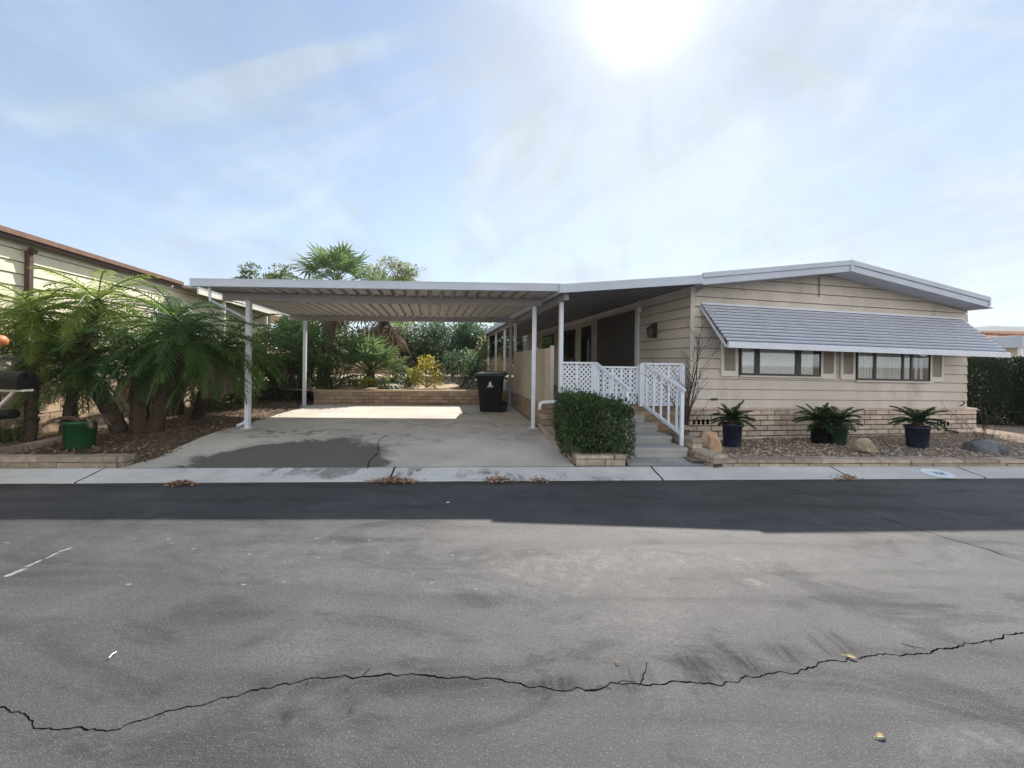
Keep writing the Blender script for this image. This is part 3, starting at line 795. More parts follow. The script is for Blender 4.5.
# brick pillar, planter border
pil=thing('brick_pillar','short brick pillar with a white pipe lying on top beside the carport post','pillar',(.72,6.95,.2))
mb=MB(); fp,_=wallframe((.56,6.86),(.9,6.92))
bricks(mb,fp,.34,.17,.68,.1,.2,.34,seed=12); mb.box(fp,(-.02,.36),(-.36,.02),(.682,.74),0); obj('pillar_body',mb,[M['brick_red'],M['mortar_dark']],pil)
mb=MB(); z=.785; mb.tube([(.50,6.78,.66),(.51,6.80,z-.02),(.55,6.82,z),(.75,6.84,z+.015),(.86,6.86,z+.01)],.035,8); 
tag(obj('pipe',mb,M['silver'],None,True),'white bent pipe lying on the short brick pillar','pipe')
def border(name,label,cat,pts,h0,h1,mat,seed,cap=.055,bl=.36,th=.14,mort='mortar_dark'):
    t=thing(name,label,cat,Vector(pts[0]))
    for i,(p,q) in enumerate(zip(pts[:-1],pts[1:])):
        f,L=wallframe(p,q); r=random.Random(seed+i)
        mb=MB(); z0=Vector(p).z; z1=Vector(q).z
        ff=lambda s,o,h,f=f,L=L,z0=z0,z1=z1: f(s,o,h+z0+(z1-z0)*s/L)
        bricks(mb,ff,L,h0,h1-cap,max(.05,h1-cap-h0),bl,th,.014,.006,rag=.15,seed=seed+i)
        s=0
        while s<L-.05:
            e=min(L,s+bl*1.25*r.uniform(.8,1.2)); k=r.uniform(-.008,.008)
            mb.box(ff,(s+.005,e-.005),(-th-.01,.018+k),(h1-cap+.004,h1+k),0); s=e
        obj('wall_run',mb,[mat,M[mort]],t)
    return t
border('planter_border','low brick planter border in front of the clipped hedge','planter border',[(.56,6.84,.14),(.90,5.30,.02),(1.60,5.33,.02)],.05,.21,M['stone'],21)
x0,x1=2.80,14.5
border('gravel_border','long low stone border along the front of the gravel bed','border wall',[(x0,gb_front(x0),0),(8.0,gb_front(8.0),0),(x1,gb_front(x1),0)],.05,.18,M['stone'],31)
st=thing('stepped_wall','short stepped stone wall going down beside the concrete porch steps','garden wall',(2.75,5.6,.1))
for (a,b,h) in (((2.62,6.02),(2.60,6.35),.52),((2.70,5.68),(2.62,6.02),.385),((2.80,5.27),(2.70,5.68),.255)):
    f,L=wallframe(b,a); mb=MB(); f2=lambda s,o,hh,f=f: f(s,-o-.0,hh)
    f,L=wallframe(b,a)
    bricks(mb,lambda s,o,hh,f=f: f(s,o,hh),L,.05,h-.05,.1,.2,.16,.012,.006,rag=.1,seed=int(h*100))
    f3=f; mb.box(f3,(-.01,L+.01),(-.2,.02),(h-.048,h),0)
    # front end bricks
    obj('wall_tier',mb,[M['stone'],M['mortar_dark']],st)
for o in st.children: pass
# panel screen between carport and porch
scr=thing('panel_fence','tall beige panel fence on a brick base between carport and porch','fence',(.4,9,.2))
fs,LS=wallframe((.70,7.28),(.03,11.05))
FS=lambda s,o,h: fs(s,-o,h)       # o towards the carport
mb=MB(); bricks(mb,lambda s,o,h: fs(s,-o-0.0-.0,h),LS,.15,.62,.095,.31,-.1,seed=41,inset=-.0); 
mb=MB(); FB=lambda s,o,h: fs(s,-o,h); bricks(mb,FB,LS,.15,.62,.095,.31,.14,seed=41); obj('brick_base',mb,[M['brick_red'],M['mortar']],scr)
for a,b in ((.03,1.18),(1.26,2.45),(2.53,LS-.03)):
    mb=MB(); mb.box(FS,(a,b),(-.07,-.04),(.625,1.78)); n=6
    for k in range(n): mb.box(FS,(a+(b-a)*(k+.46)/n,a+(b-a)*(k+.54)/n),(-.0395,-.03),(.63,1.775))
    obj('panel',mb,M['panel'],scr)
for s in (0,1.22,2.49,LS):
    mb=MB(); mb.box(FS,(s-.028,s+.028),(-.09,-.025),(.622,1.82)); obj('post',mb,M['panel'],scr)

# ------------------------------------------------------------------ CARPORT
FL,FR,BL,BR=Vector((-5.42,6.5,0)),Vector((.855,6.72,0)),Vector((-6.32,11.15,0)),Vector((-.19,11.35,0))
def CP(s,t_,h):      # s 0..1 left-right, t 0..1 front-back
    p=FL.lerp(FR,s).lerp(BL.lerp(BR,s),t_); return Vector((p.x,p.y,h+.03*s))
car=thing('carport','flat white metal carport with corrugated roof over the concrete driveway','carport',(-2.5,9,.2))
mb=MB(); nr=28; zt=2.805; prof_=[]
for k in range(nr):
    s=k/nr; w_=1/nr
    prof_ += [(s+.0,zt-.075),(s+w_*.62,zt-.075),(s+w_*.70,zt-.005),(s+w_*.92,zt-.005)]
prof_.append((1,zt-.075))
tt=[.012,.25,.5,.75,.995]
mb.grid([[CP(.004+.992*s,t_,z) for s,z in prof_] for t_ in tt])
mb.grid([[CP(.004+.992*s,t_,z+.006) for s,z in prof_][::-1] for t_ in tt])
obj('roof_pan',mb,M['pan'],car)
mb=MB()
ff,LF=wallframe(FL,FR); mb.box(lambda s,o,h: ff(s,o,h+.03*s/LF),(-.03,LF),(-.0,.03),(2.715,2.845))
mb.box(lambda s,o,h: ff(s,o,h+.03*s/LF),(-.03,LF),(-.06,.0),(2.715,2.728)); mb.box(lambda s,o,h: ff(s,o,h+.03*s/LF),(-.03,LF),(-.05,.034),(2.832,2.848))
for (a,b) in ((FL,BL),(BR,FR)):
    f2,L2=wallframe(b,a); zz=.03 if a is BR else 0
    mb.box(lambda s,o,h,f2=f2: f2(s,o,h),(0,L2),(.002,.03),(2.716+zz,2.842+zz))
fb,LB=wallframe(BR,BL); mb.box(fb,(0,LB),(.002,.03),(2.72,2.86))
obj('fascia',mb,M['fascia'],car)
posts={'fl':(-4.95,7.21),'fr':(.43,7.62),'bl':(-5.79,10.73),'br':(-.05,10.85)}
for a,b in (('fl','fr'),('bl','br')):
    p,q=Vector((*posts[a],0)),Vector((*posts[b],0)); d=(q-p).normalized(); p=p-d*.45; q=q+d*.14
    fbm,Lb=wallframe(p,q); mb=MB(); mb.box(lambda s,o,h: fbm(s,o,h+.02*s/Lb),(0,Lb),(-.045,.045),(2.59,2.722)); obj('beam',mb,M['beam'],car)
for n_,(x,y) in posts.items():
    mb=MB(); w_=.038; z0=drive_z(y)-.02
    mb.box(ID,(x-w_,x+w_),(y-w_,y+w_),(z0,2.605)); mb.box(ID,(x-.024,x+.024),(y-w_-.006,y-w_-.0005),(z0,2.59))
    po=obj('post',mb,M['white_rail'] if n_!='br' else M['beam'],car)
    mb=MB(); mb.box(ID,(x-.09,x+.09),(y-.075,y+.075),(z0,z0+.03)); obj('base_plate',mb,M['white'],po)
mb=MB(); x,y=posts['fl']
mb.tube([(-5.20,6.58,2.73),(-5.20,6.60,2.50),(-4.99,7.2,2.25),(-4.985,7.27,2.15),(-4.985,7.27,.38),(-5.0,7.16,.30),(-5.03,7.05,.27)],.025,8)
obj('downspout',mb,M['white_rail'],car)
# retaining wall at the back
ret=thing('retaining_wall','low ochre brick retaining wall across the back of the driveway','wall',RW0)
fr_,LR=wallframe(RW0,RW1); mb=MB(); bricks(mb,lambda s,o,h: fr_(s,o,h),LR,.14,.56,.1,.31,.2,seed=51); mb.box(fr_,(-.02,LR),(-.22,.02),(.562,.625),0)
obj('wall_run',mb,[M['brick_red'],M['mortar_dark']],ret)

# ------------------------------------------------------------------ trash bin
tb=Vector((-.55,10.15,.2)); bin_=thing('trash_bin','black wheeled trash bin standing at the right end of the driveway','trash bin',tb)
def rrect(w,d,z,r=.05,n=4):
    out=[]
    for cx,cy,a0 in ((w-r,d-r,0),(-w+r,d-r,PI/2),(-w+r,-d+r,PI),(w-r,-d+r,1.5*PI)):
        for k in range(n+1):
            a=a0+PI/2*k/n; out.append(tb+Vector((cx+r*math.cos(a),cy+r*math.sin(a),z)))
    return out
mb=MB(); mb.grid([rrect(.26,.27,.03),rrect(.27,.28,.06),rrect(.34,.36,.88),rrect(.37,.39,.89),rrect(.37,.39,.94)],0,True); mb.face(rrect(.26,.27,.03)[::-1]); obj('body',mb,M['black'],bin_)
mb=MB(); mb.grid([rrect(.385,.405,.943),rrect(.385,.405,.975),rrect(.36,.38,1.0),rrect(.2,.22,1.03)],0,True); mb.face(rrect(.2,.22,1.03)); mb.box(lambda x,y,z: tb+Vector((x,y,z)),(.30,.42),(.1,.3),(.93,1.04)); obj('lid',mb,M['lidgrey'],bin_)
for y in (-.22,.22):
    mb=MB(); mb.tube([tb+Vector((.33,y-.03,.12)),tb+Vector((.33,y+.03,.12))],.12,16); obj('wheel',mb,M['black'],bin_)
mb=MB(); mb.tube([tb+Vector((.42,-.26,.86)),tb+Vector((.42,.26,.86))],.016,8); mb.box(lambda x,y,z: tb+Vector((x,y,z)),(.36,.43),(-.26,-.22),(.84,.88)); obj('handle',mb,M['black'],bin_)
mb=MB(); e=tb+Vector((0,-.352,.70))
for (x0,x1,z0,z1) in ((-.03,.03,.0,.07),(-.055,.055,-.02,.0),(-.015,.015,.07,.09),(-.08,.08,-.05,-.035)):
    mb.box(lambda x,y,z: e+Vector((x,y+z*-.1,z)),(x0,x1),(-.006,.03),(z0,z1))
obj('emblem',mb,M['silver'],bin_)

# ------------------------------------------------------------------ plants: helpers
def rdir(r=rnd): 
    z=r.uniform(-1,1); a=r.random()*2*PI; q=math.sqrt(1-z*z); return Vector((q*math.cos(a),q*math.sin(a),z))
def frond(mb, p, d, L, droop, nl=26, ll=.28, lw=.022, r=rnd, vee=.5, m=0, taper=True):
    d=Vector(d).normalized(); side_=d.cross(Vector((0,0,1)))
    if side_.length<.05: side_=Vector((1,0,0))
    side_.normalize(); pts=[]; q=Vector(p); v=d.copy(); n=nl
    twist=r.uniform(-.3,.3)
    for k in range(n+1):
        pts.append(q.copy()); v=(v+Vector((0,0,-droop/n))).normalized(); q=q+v*(L/n)
    mb.tube(pts[::3]+[pts[-1]],[.011]*len(pts[::3])+[.003],3,m,False)
    for k in range(3,n+1):
        f=k/n; tg=(pts[k]-pts[k-1]).normalized(); up=side_.cross(tg)
        l=ll*(math.sin(PI*min(1,f*.82+.16))**.6)*r.uniform(.85,1.1)
        for sg in (1,-1):
            dd=(side_*sg*(1-.35*f)+tg*(.55+.5*f)+up*(vee*.35-.1*r.random()))
            dd=(dd+rdir(r)*.16).normalized(); tip=pts[k]+dd*l+Vector((0,0,-l*.32*r.uniform(.5,1.3)))
            w=lw*.5; a=tg
            mid=pts[k]+dd*l*.5
            mb.face([pts[k]-a*w*.6,pts[k]+a*w*.6,mid+a*w],m); 
            mb.face([pts[k]-a*w*.6,mid+a*w,tip,mid-a*w],m)
def pinnate_palm(label, base, crown, nf, L, mats, group, seed, trunk_r=.075, ll=.33, droop=1.25, nl=24, up=.95):
    r=random.Random(seed); base=Vector(base); crown=Vector(crown)
    t=thing('date_palm',label,'palm',base,group)
    mid=(base+crown)/2+Vector((crown.x-base.x,crown.y-base.y,0))*-.12
    mb=MB(); pts=[]; rad=[]
    n=14
    for k in range(n+1):
        f=k/n; p=base*(1-f)**2+mid*2*f*(1-f)+crown*f*f
        pts.append(p-Vector((0,0,.08 if k==0 else 0))); rad.append(trunk_r*(1.15-.2*f+(.12 if k%2 else 0)))
    mb.tube(pts,rad,9)
    for k in range(70):      # old leaf bases
        f=r.uniform(.1,1); p=base*(1-f)**2+mid*2*f*(1-f)+crown*f*f; a=r.random()*6.28
        o=Vector((math.cos(a),math.sin(a),0)); mb.leaf(p+o*trunk_r*.9,o*.6+Vector((0,0,1)),o,.1,.05)
    obj('trunk',mb,M['bark'],t)
    mb=MB()
    for k in range(nf):
        a=2*PI*k*.381966+r.uniform(-.25,.25); el=up*(1-k/nf)*1.55-.55+r.uniform(-.2,.2)
        d=Vector((math.cos(a)*math.cos(el),math.sin(a)*math.cos(el),math.sin(el)))
        frond(mb,crown+Vector((0,0,-.12*k/nf)),d,L*r.uniform(.8,1.12),droop*r.uniform(.8,1.3),nl,ll,.022,r)
    obj('crown',mb,mats,t)
    if nf>40:
        for k in range(4):
            a=r.random()*6.28; mb=MB()
            frond(mb,crown+Vector((0,0,-.12)),(math.cos(a),math.sin(a),-.55),L*r.uniform(.6,.85),1.6,18,.2,.02,r); obj('dead_frond',mb,M['deadleaf'],t)
    return t
def leafclump(mb, c, rad, n, size, r=rnd, m=0, flat=1.0, up=.5):
    c=Vector(c)
    for i in range(n):
        d=rdir(r); q=c+Vector((d.x*rad[0],d.y*rad[1],d.z*rad[2]))*(r.random()**.45)
        ld=(d+rdir(r)*.9+Vector((0,0,up*.3))).normalized()
        mb.leaf(q,ld,(d*.5+Vector((0,0,1))+rdir(r)*.6),size*r.uniform(.6,1.3),size*r.uniform(.35,.6),m)
def tree(name,label,cat,base,height,crown_c,crown_r,nclump,nleaf,size,mat,seed,group=None,trunk=.12,bark='bark_grey',clr=.35):
    r=random.Random(seed); base=Vector(base); cc=Vector(crown_c)
    t=thing(name,label,cat,base,group)
    mb=MB(); top=cc+Vector((0,0,-crown_r[2]*.2))
    mb.tube([base-Vector((0,0,.1)),base.lerp(top,.5)+Vector((r.uniform(-.1,.1),0,0)),top],[trunk,trunk*.75,trunk*.4],8)
    cl=[]
    for k in range(nclump):
        d=rdir(r); d.z=d.z*.8+.15; q=cc+Vector((d.x*crown_r[0],d.y*crown_r[1],d.z*crown_r[2]))*r.uniform(.45,1.0); cl.append(q)
        s=base.lerp(top,r.uniform(.45,.95)); mb.tube([s,s.lerp(q,.5)+rdir(r)*.1,q],[trunk*.35,trunk*.2,trunk*.06],5)
    obj('trunk',mb,M[bark],t)
    mb=MB()
    for q in cl:
        k=r.uniform(.7,1.25); leafclump(mb,q,(crown_r[0]*clr*k,crown_r[1]*clr*k,crown_r[2]*clr*k*.85),nleaf,size,r)
    obj('crown',mb,mat,t)
    return t
def bush(name,label,cat,base,r3,n,size,mat,seed,group=None,nc=14,stems=6):
    r=random.Random(seed); base=Vector(base); t=thing(name,label,cat,base,group)
    mb=MB(); cl=[]
    for k in range(nc):
        d=rdir(r); q=base+Vector((d.x*r3[0]*.75,d.y*r3[1]*.75,r3[2]*(1.0+d.z*.75))); cl.append(q)
    for q in cl[:max(stems,3)]: mb.tube([base,base.lerp(q,.5)+rdir(r)*.05,q],[.02,.015,.006],5)
    obj('stem',mb,M['bark_grey'],t)
    mb=MB()
    for q in cl: leafclump(mb,q,(r3[0]*.42,r3[1]*.42,r3[2]*.45),n//nc,size,r)
    obj('foliage',mb,mat,t); return t

# left palms
PG='pygmy date palms in the left planting bed'
def pb(px,py,z=.2): return G(px,py,z)
pinnate_palm('slim date palm beside the black mailbox with light green fronds',pb(31,441),P(38,311,6.3),40,1.05,M['palm_light'],PG,1,.05,.24)
pinnate_palm('yellow-green date palm rising above the green pot',pb(63,438),P(98,300,6.6),46,1.15,M['palm_light'],PG,2,.055,.25)
pinnate_palm('leaning date palm with its trunk tilted left behind the green pot',pb(121,433),P(78,362,6.5),44,1.0,M['palm_mid'],PG,3,.10,.26)
pinnate_palm('stout dark date palm in the middle of the palm clump',pb(139,433),P(140,348,6.7),50,1.15,M['palm'],PG,4,.11,.28)
pinnate_palm('dark date palm leaning right out of the palm clump',pb(154,432),P(186,332,6.7),50,1.25,M['palm_mid'],PG,5,.10,.28)
pinnate_palm('dark drooping date palm nearest the front left carport post',pb(196,420),P(222,346,7.3),46,1.3,M['palm_mid'],PG,6,.09,.28)
pinnate_palm('date palm at the back of the clump against the neighbour siding',pb(178,415,.2),P(176,318,8.2),54,1.3,M['palm'],PG,8,.09,.28)
pinnate_palm('bushy light green date palm between the mailbox and the green pot',pb(74,428),P(66,336,7.0),40,1.05,M['palm_mid'],PG,9,.06,.26)
# drooping dry fronds on the dark right palm
r_=random.Random(5); t=thing('dead_fronds','dry orange-brown palm fronds hanging low in the right of the palm clump','palm fronds',P(225,400,7.2))
mb=MB()
for k in range(5): frond(mb,P(212+k*7,352,7.15+.05*k),(r_.uniform(-.5,.5),-.3,-.35),.85,2.2,22,.2,.02,r_)
obj('frond_bunch',mb,M['deadleaf'],t)
t=thing('dead_frond','single yellow frond hanging down behind the mailbox','palm frond',P(46,350,6.2))
mb=MB(); frond(mb,P(42,352,6.25),(.3,-.2,.1),.7,3.0,20,.14,.02,r_); obj('frond_leaf',mb,M['yellowleaf'],t)
# ground plant near mailbox, green pot
bush('leafy_plant','small leafy green plant at the foot of the mailbox post','plant',pb(14,440,.12),(.28,.2,.16),300,.09,M['paleleaf'],12)
gp=pb(80,451,.12); pot=thing('green_pot','large bright green plastic pot standing in the left planting bed','pot',gp)
mb=MB(); mb.lathe(gp,[(0,0),(.14,0),(.152,.02),(.178,.40),(.188,.405),(.188,.45),(.175,.45),(.168,.40)],24); obj('pot_body',mb,M['greenpot'],pot,True)
mb=MB(); mb.lathe(gp,[(.0,.40),(.17,.395)],24); obj('soil',mb,M['soil'],pot)
mb=MB(); r_=random.Random(3)
for k in range(9):
    a=r_.random()*6.28; frond(mb,gp+Vector((0,0,.4)),(math.cos(a)*.5,math.sin(a)*.5,.7),.45,2.2,16,.14,.014,r_)
obj('foliage',mb,M['deadleaf'],pot)
# left border walls
border('bed_border','low pale stone border at the front of the left planting bed','border wall',[(-9.5,4.84,0),(-6.6,4.92,0),(-5.02,4.99,0)],.03,.205,M['stone'],61,.07)
border('diagonal_border','low stone edging running back beside the neighbour wall on the left','border wall',[(-6.95,5.15,0),(-6.95,5.9,0.02),(-8.05,8.6,.05)],.05,.22,M['stone'],66,.09)

# mailbox
mp=Vector((-6.93,5.12,0)); mbx=thing('mailbox','black metal mailbox on a black post at the left edge','mailbox',mp)
MP=lambda x,y,z: mp+Vector((x,y,z))
mb=MB(); prof2=[(-.11,0)]+[(-.11*math.cos(PI*k/10),.13+.11*math.sin(PI*k/10)) for k in range(11)]+[(.11,0)]
b0=1.06
mb.prism([MP(-.12,y,b0+z) for y,z in prof2],[MP(.46,y,b0+z) for y,z in prof2]); box_=obj('box',mb,M['blackmetal'],mbx)
mb=MB(); mb.prism([MP(.462,y*1.04,b0-.005+z*1.03) for y,z in prof2],[MP(.475,y*1.04,b0-.005+z*1.03) for y,z in prof2]); mb.box(MP,(.476,.50),(-.02,.02),(b0+.16,b0+.2)); obj('door',mb,M['blackmetal'],box_)
mb=MB(); mb.box(MP,(.1,.24),(-.122,-.115),(b0+.09,b0+.13)); obj('flag',mb,M['terracotta'],box_)
mb=MB(); mb.box(MP,(-.05,.05),(-.05,.05),(.0,b0-.002)); obj('post',mb,M['blackmetal'],mbx)
mb=MB(); mb.box(MP,(-.14,.48),(-.06,.06),(b0-.03,b0-.003)); mb.bar(MP(.04,0,b0-.3),MP(.3,0,b0-.03),.03,.03); obj('arm',mb,M['trim'],mbx)
mb=MB(); mb.tube([MP(-.1,-.02,b0-.36),MP(.33,-.02,b0-.33)],.065,12); obj('newspaper_tube',mb,M['blackmetal'],mbx)
og=P(-3,341,5.12); lt=thing('orange_ornament','rounded orange ornament on a thin stem above the mailbox','ornament',og)
mb=MB(); mb.lathe(og,[(0,-.09),(.05,-.08),(.095,-.03),(.1,.02),(.07,.07),(.0,.09)],14); obj('ornament_body',mb,M['orange'],lt,True)
mb=MB(); mb.tube([og-Vector((.0,0,.09)),MP(-.04,0,b0+.2)],.01,6); obj('stem',mb,M['blackmetal'],lt)

# neighbour house on the left
NB0=Vector((-8.45,6.9,0))-DH*4.5; 
def NW(s,o,h):   # s goes back along the lot, o to the right (towards us)
    p=NB0+DH*s+EH*o; return Vector((p.x,p.y,h))
Lr=8.6
def nz(px,py,o):
    u,v=uv_(px,py); b=NB0+EH*o
    s=(u*b.y-b.x)/(DH.x-u*DH.y); return s, EYE+v*(b.y+DH.y*s)
e1=nz(30,236,.2); e2=nz(168,281,.2); print('neigh roof',e1,e2, nz(28,300,0))
NZ=(e1[1]+e2[1])/2
nb=thing('neighbour_house','cream-sided neighbouring house with a terracotta roof edge on the far left','house',NB0)
mb=MB(); laps(mb,NW,-2,14,1.05,NZ-.12,.205,None,.032); mb.face([NW(-2,-.022,0),NW(14,-.022,0),NW(14,-.022,NZ),NW(-2,-.022,NZ)]); obj('wall',mb,M['siding_n'],nb)
mb=MB(); bricks(mb,lambda s,o,h: NW(-2+s,o+.05,h),16,.1,1.04,.19,.40,.1,.014,.003,inset=.008,seed=77); obj('block_skirt',mb,[M['pinkwall'],M['mortar']],nb)
mb=MB(); v=[NW(-2,.18,NZ-.02),NW(e2[0]+.6,.18,NZ-.02),NW(e2[0]+.6,-5,NZ+.75),NW(-2,-5,NZ+.75)]; mb.prism(v,[p+Vector((0,0,.05)) for p in v]); rf=obj('roof',mb,M['terracotta'],nb)
mb=MB(); mb.box(NW,(-2,e2[0]+.6),(.185,.215),(NZ-.025,NZ+.06)); obj('drip_edge',mb,M['rust'],rf)
mb=MB(); mb.box(NW,(-2,e2[0]+.6),(.12,.17),(NZ-.085,NZ-.021)); mb.box(NW,(-2,e2[0]+.6),(.035,.12),(NZ-.06,NZ-.04)); obj('fascia',mb,M['brownpost'],nb)
s,_=nz(28,300,.06); mb=MB(); mb.box(NW,(s-.035,s+.035),(.035,.105),(.15,NZ-.2)); mb.bar(NW(s,.1,NZ-.22),NW(s,.14,NZ-.14),.08,.08); obj('downspout',mb,M['brownpost'],nb)
# white patio cover behind the neighbour
nc=thing('neighbour_awning','white patio awning running back from the neighbouring house','patio cover',NW(12,.4,0))
mb=MB(); z=NZ-.02; mb.box(NW,(e2[0]+.62,19),(.52,.56),(z-.22,z+.02)); obj('fascia',mb,M['trim'],nc)
mb=MB(); mb.box(NW,(e2[0]+.62,19),(-3,.519),(z-.06,z)); obj('roof_panel',mb,M['pan'],nc)
for s in (9.5,12.5,15.5,18.5):
    mb=MB(); mb.box(NW,(s-.04,s+.04),(.42,.50),(.2,z-.061)); obj('post',mb,M['trim'],nc)

# ------------------------------------------------------------------ back garden
def fan_leaf(mb,p,d,L,r,n=16,m=0,stem=.7,droop=.3):
    d=Vector(d).normalized(); side_=d.cross(Vector((0,0,1)))
    if side_.length<.05: side_=Vector((1,0,0))
    side_.normalize(); up=side_.cross(d); h=Vector(p)+d*L*stem+Vector((0,0,-droop*.2*L))
    mb.tube([p,h],[.014,.010],4,m,False)
    for k in range(n):
        a=-1.9+3.8*k/(n-1); dd=(d*math.cos(a)+side_*math.sin(a)+up*.12*math.cos(a*2)).normalized()
        l=L*.62*(1-.16*abs(a)/1.9)*r.uniform(.9,1.08); w=l*.055
        tip=h+dd*l+Vector((0,0,-droop*l*r.uniform(.3,1.0))); mid=h+dd*l*.55; t_=dd.cross(up).normalized()
        mb.face([h,mid+t_*w,tip,mid-t_*w],m)
def fan_palm(label,base,top,nf,L,seed,skirt,trunk_r,group,mat='fanleaf'):
    r=random.Random(seed); base,top=Vector(base),Vector(top)
    t=thing('fan_palm',label,'palm',base,group)
    mb=MB(); mb.tube([base-Vector((0,0,.2)),base.lerp(top,.3),base.lerp(top,.7),top],[trunk_r*1.3,trunk_r,trunk_r,trunk_r*1.1],10); obj('trunk',mb,M['bark'],t)
    mb=MB()
    for k in range(nf):
        a=2*PI*k*.381966; el=1.35-1.75*k/nf+r.uniform(-.12,.12)
        fan_leaf(mb,top,(math.cos(a)*math.cos(el),math.sin(a)*math.cos(el),math.sin(el)),L*r.uniform(.85,1.1),r)
    obj('crown',mb,M[mat],t)
    if skirt:
        mb=MB()
        for k in range(skirt):
            a=r.random()*6.28; el=-.45-r.random()*.95
            fan_leaf(mb,top+Vector((0,0,-.1-.5*r.random())),(math.cos(a)*math.cos(el),math.sin(a)*math.cos(el),math.sin(el)),L*r.uniform(.6,1.0),r,9,0,.6,.8)
        obj('dead_skirt',mb,M['deadleaf'],t)
    return t
BP='fan palms behind the carport'
fan_palm('tall fan palm with dark leaning trunk showing above the carport roof',G(322,392,.6)+Vector((0,0,0)) if False else Vector((-6.9,14.0,.6)),P(336,283,14.3),34,1.3,1,10,.20,BP)
fan_palm('fan palm with a thick brown skirt of dead fronds under the carport roof line',Vector((-4.45,15.4,.6)),P(382,309,15.2),34,1.35,2,46,.15,BP)
fan_palm('low bushy fan palm with bright leaves behind the retaining wall',Vector((-4.75,12.9,.6)),Vector((-4.75,12.9,1.15)),44,1.15,3,5,.14,BP)
fan_palm('low fan palm in the shade behind the back left carport post',Vector((-7.3,12.6,.5)),Vector((-7.1,12.6,1.9)),34,1.1,4,6,.13,BP)
BG='trees behind the carport'
tree('leafy_tree','small round-leaved tree peeking over the left of the carport roof','tree',(-13.6,21,.3),5,P(264,281,21.5),(1.7,1.2,.85),16,120,.2,M['tree'],31,BG)
tree('feathery_tree','pale feathery tree peeking over the middle of the carport roof','tree',(-5.9,21,.3),5,P(398,277,21.5),(1.9,1.2,.85),18,150,.16,M['paleleaf'],32,BG)
tree('dense_tree','dense blue-green tree filling the middle of the back garden','tree',(-4.0,19.4,.6),3.5,P(440,350,19.4),(2.0,1.4,1.6),30,240,.15,M['bluegreen'],33,BG,.1,clr=.38)
tree('dense_tree','blue-green tree beside the patio posts with sunlit tips','tree',(-2.0,18.6,.6),3,P(474,347,18.6),(1.5,1.2,1.5),26,220,.15,M['bluegreen'],34,BG,.1,clr=.38)
tree('dense_tree','dark green tree standing behind the brown-skirted fan palm','tree',(-5.6,18.5,.6),4,P(396,345,18.5),(2.0,1.5,1.8),30,240,.16,M['tree'],35,BG,.1,clr=.38)
tree('dense_tree','dark tree behind the leaning palm trunk','tree',(-9.2,16.5,.5),4,P(318,345,16.2),(1.9,1.5,1.7),30,240,.16,M['shrub'],36,BG,.1,clr=.38)
tree('dense_tree','dark tree left of the back left carport post','tree',(-10.2,14.6,.3),3.5,P(268,355,14.2),(1.5,1.4,1.5),28,230,.15,M['shrub'],37,BG,.1,clr=.38)
tree('dense_tree','broad dark tree at the far right of the back garden behind the patio','tree',(.6,22.5,.6),4,(.6,22.5,2.4),(2.6,1.5,1.9),26,200,.2,M['tree'],38,BG,.1,clr=.4)
tree('dense_tree','farthest dark tree between the two blue-green trees','tree',(-3.4,22,.6),4,(-3.2,22,2.6),(3.0,1.5,1.7),26,200,.2,M['tree'],39,BG,.1,clr=.4)
SGp='shrubs in the back garden'
bush('shrub','dark broad shrub in deep shade under the leaning palm','shrub',(-6.0,12.0,.55),(.75,.5,.62),1700,.11,M['shrub'],41,SGp)
bush('shrub','dark shrub beside the back left carport post','shrub',(-6.9,11.9,.3),(.7,.6,.7),1700,.11,M['shrub'],42,SGp)
bush('shrub','glossy dark shrub between the post and the date palms','shrub',(-7.6,11.2,.2),(.8,.7,.85),1900,.11,M['shrub'],43,SGp)
bush('shrub','yellow-green croton shrub above the retaining wall','shrub',G(424,388,.62)+Vector((0,.35,0)),(.55,.4,.50),800,.11,M['yellowleaf'],44,SGp,10)
bush('shrub','low green shrub left of the yellow-green shrub','shrub',(-3.6,13.4,.62),(.55,.4,.33),800,.1,M['shrub'],45,SGp)
bush('shrub','grey-green shrub with pale tips behind the trash bin','shrub',(-1.75,13.2,.62),(.75,.5,.62),1500,.1,M['bluegreen'],46,SGp)
bush('shrub','tall pale-leaved shrub beside the patio posts','shrub',(-1.2,14.3,.62),(.55,.5,.9),1100,.12,M['paleleaf'],47,SGp)
bush('shrub','small yellow shrub at the foot of the low fan palm','shrub',(-4.6,12.1,.62),(.3,.25,.16),260,.1,M['yellowleaf'],48,SGp,8)
bush('shrub','dark shrub in the left bed behind the front left carport post','shrub',(-7.2,9.6,.2),(.8,.8,.75),1900,.11,M['shrub'],49,SGp)
bush('shrub','dark shrub against the neighbour wall behind the palms','shrub',(-8.4,10.6,.2),(.8,.9,.9),1900,.11,M['shrub'],50,SGp)
# far back wall
bw=thing('block_fence','tan block fence along the far end of the back garden','fence',(-4,25,.6))
fw_,Lw=wallframe((-18,24.5),(9,25.6)); mb=MB(); bricks(mb,fw_,Lw,.3,2.2,.2,.4,.2,seed=90); obj('wall_run',mb,[M['ylwall'],M['mortar']],bw)
fl_=thing('garden_slab','flat paving stone lying on the dry garden soil','paving stone',(-3.9,12.6,.63)); mb=MB(); mb.prism([(-4.3,12.4,.6),(-3.6,12.45,.6),(-3.65,12.9,.6),(-4.25,12.85,.6)],[(-4.3,12.4,.66),(-3.6,12.45,.66),(-3.65,12.9,.66),(-4.25,12.85,.66)]); obj('slab',mb,M['walk'],fl_)

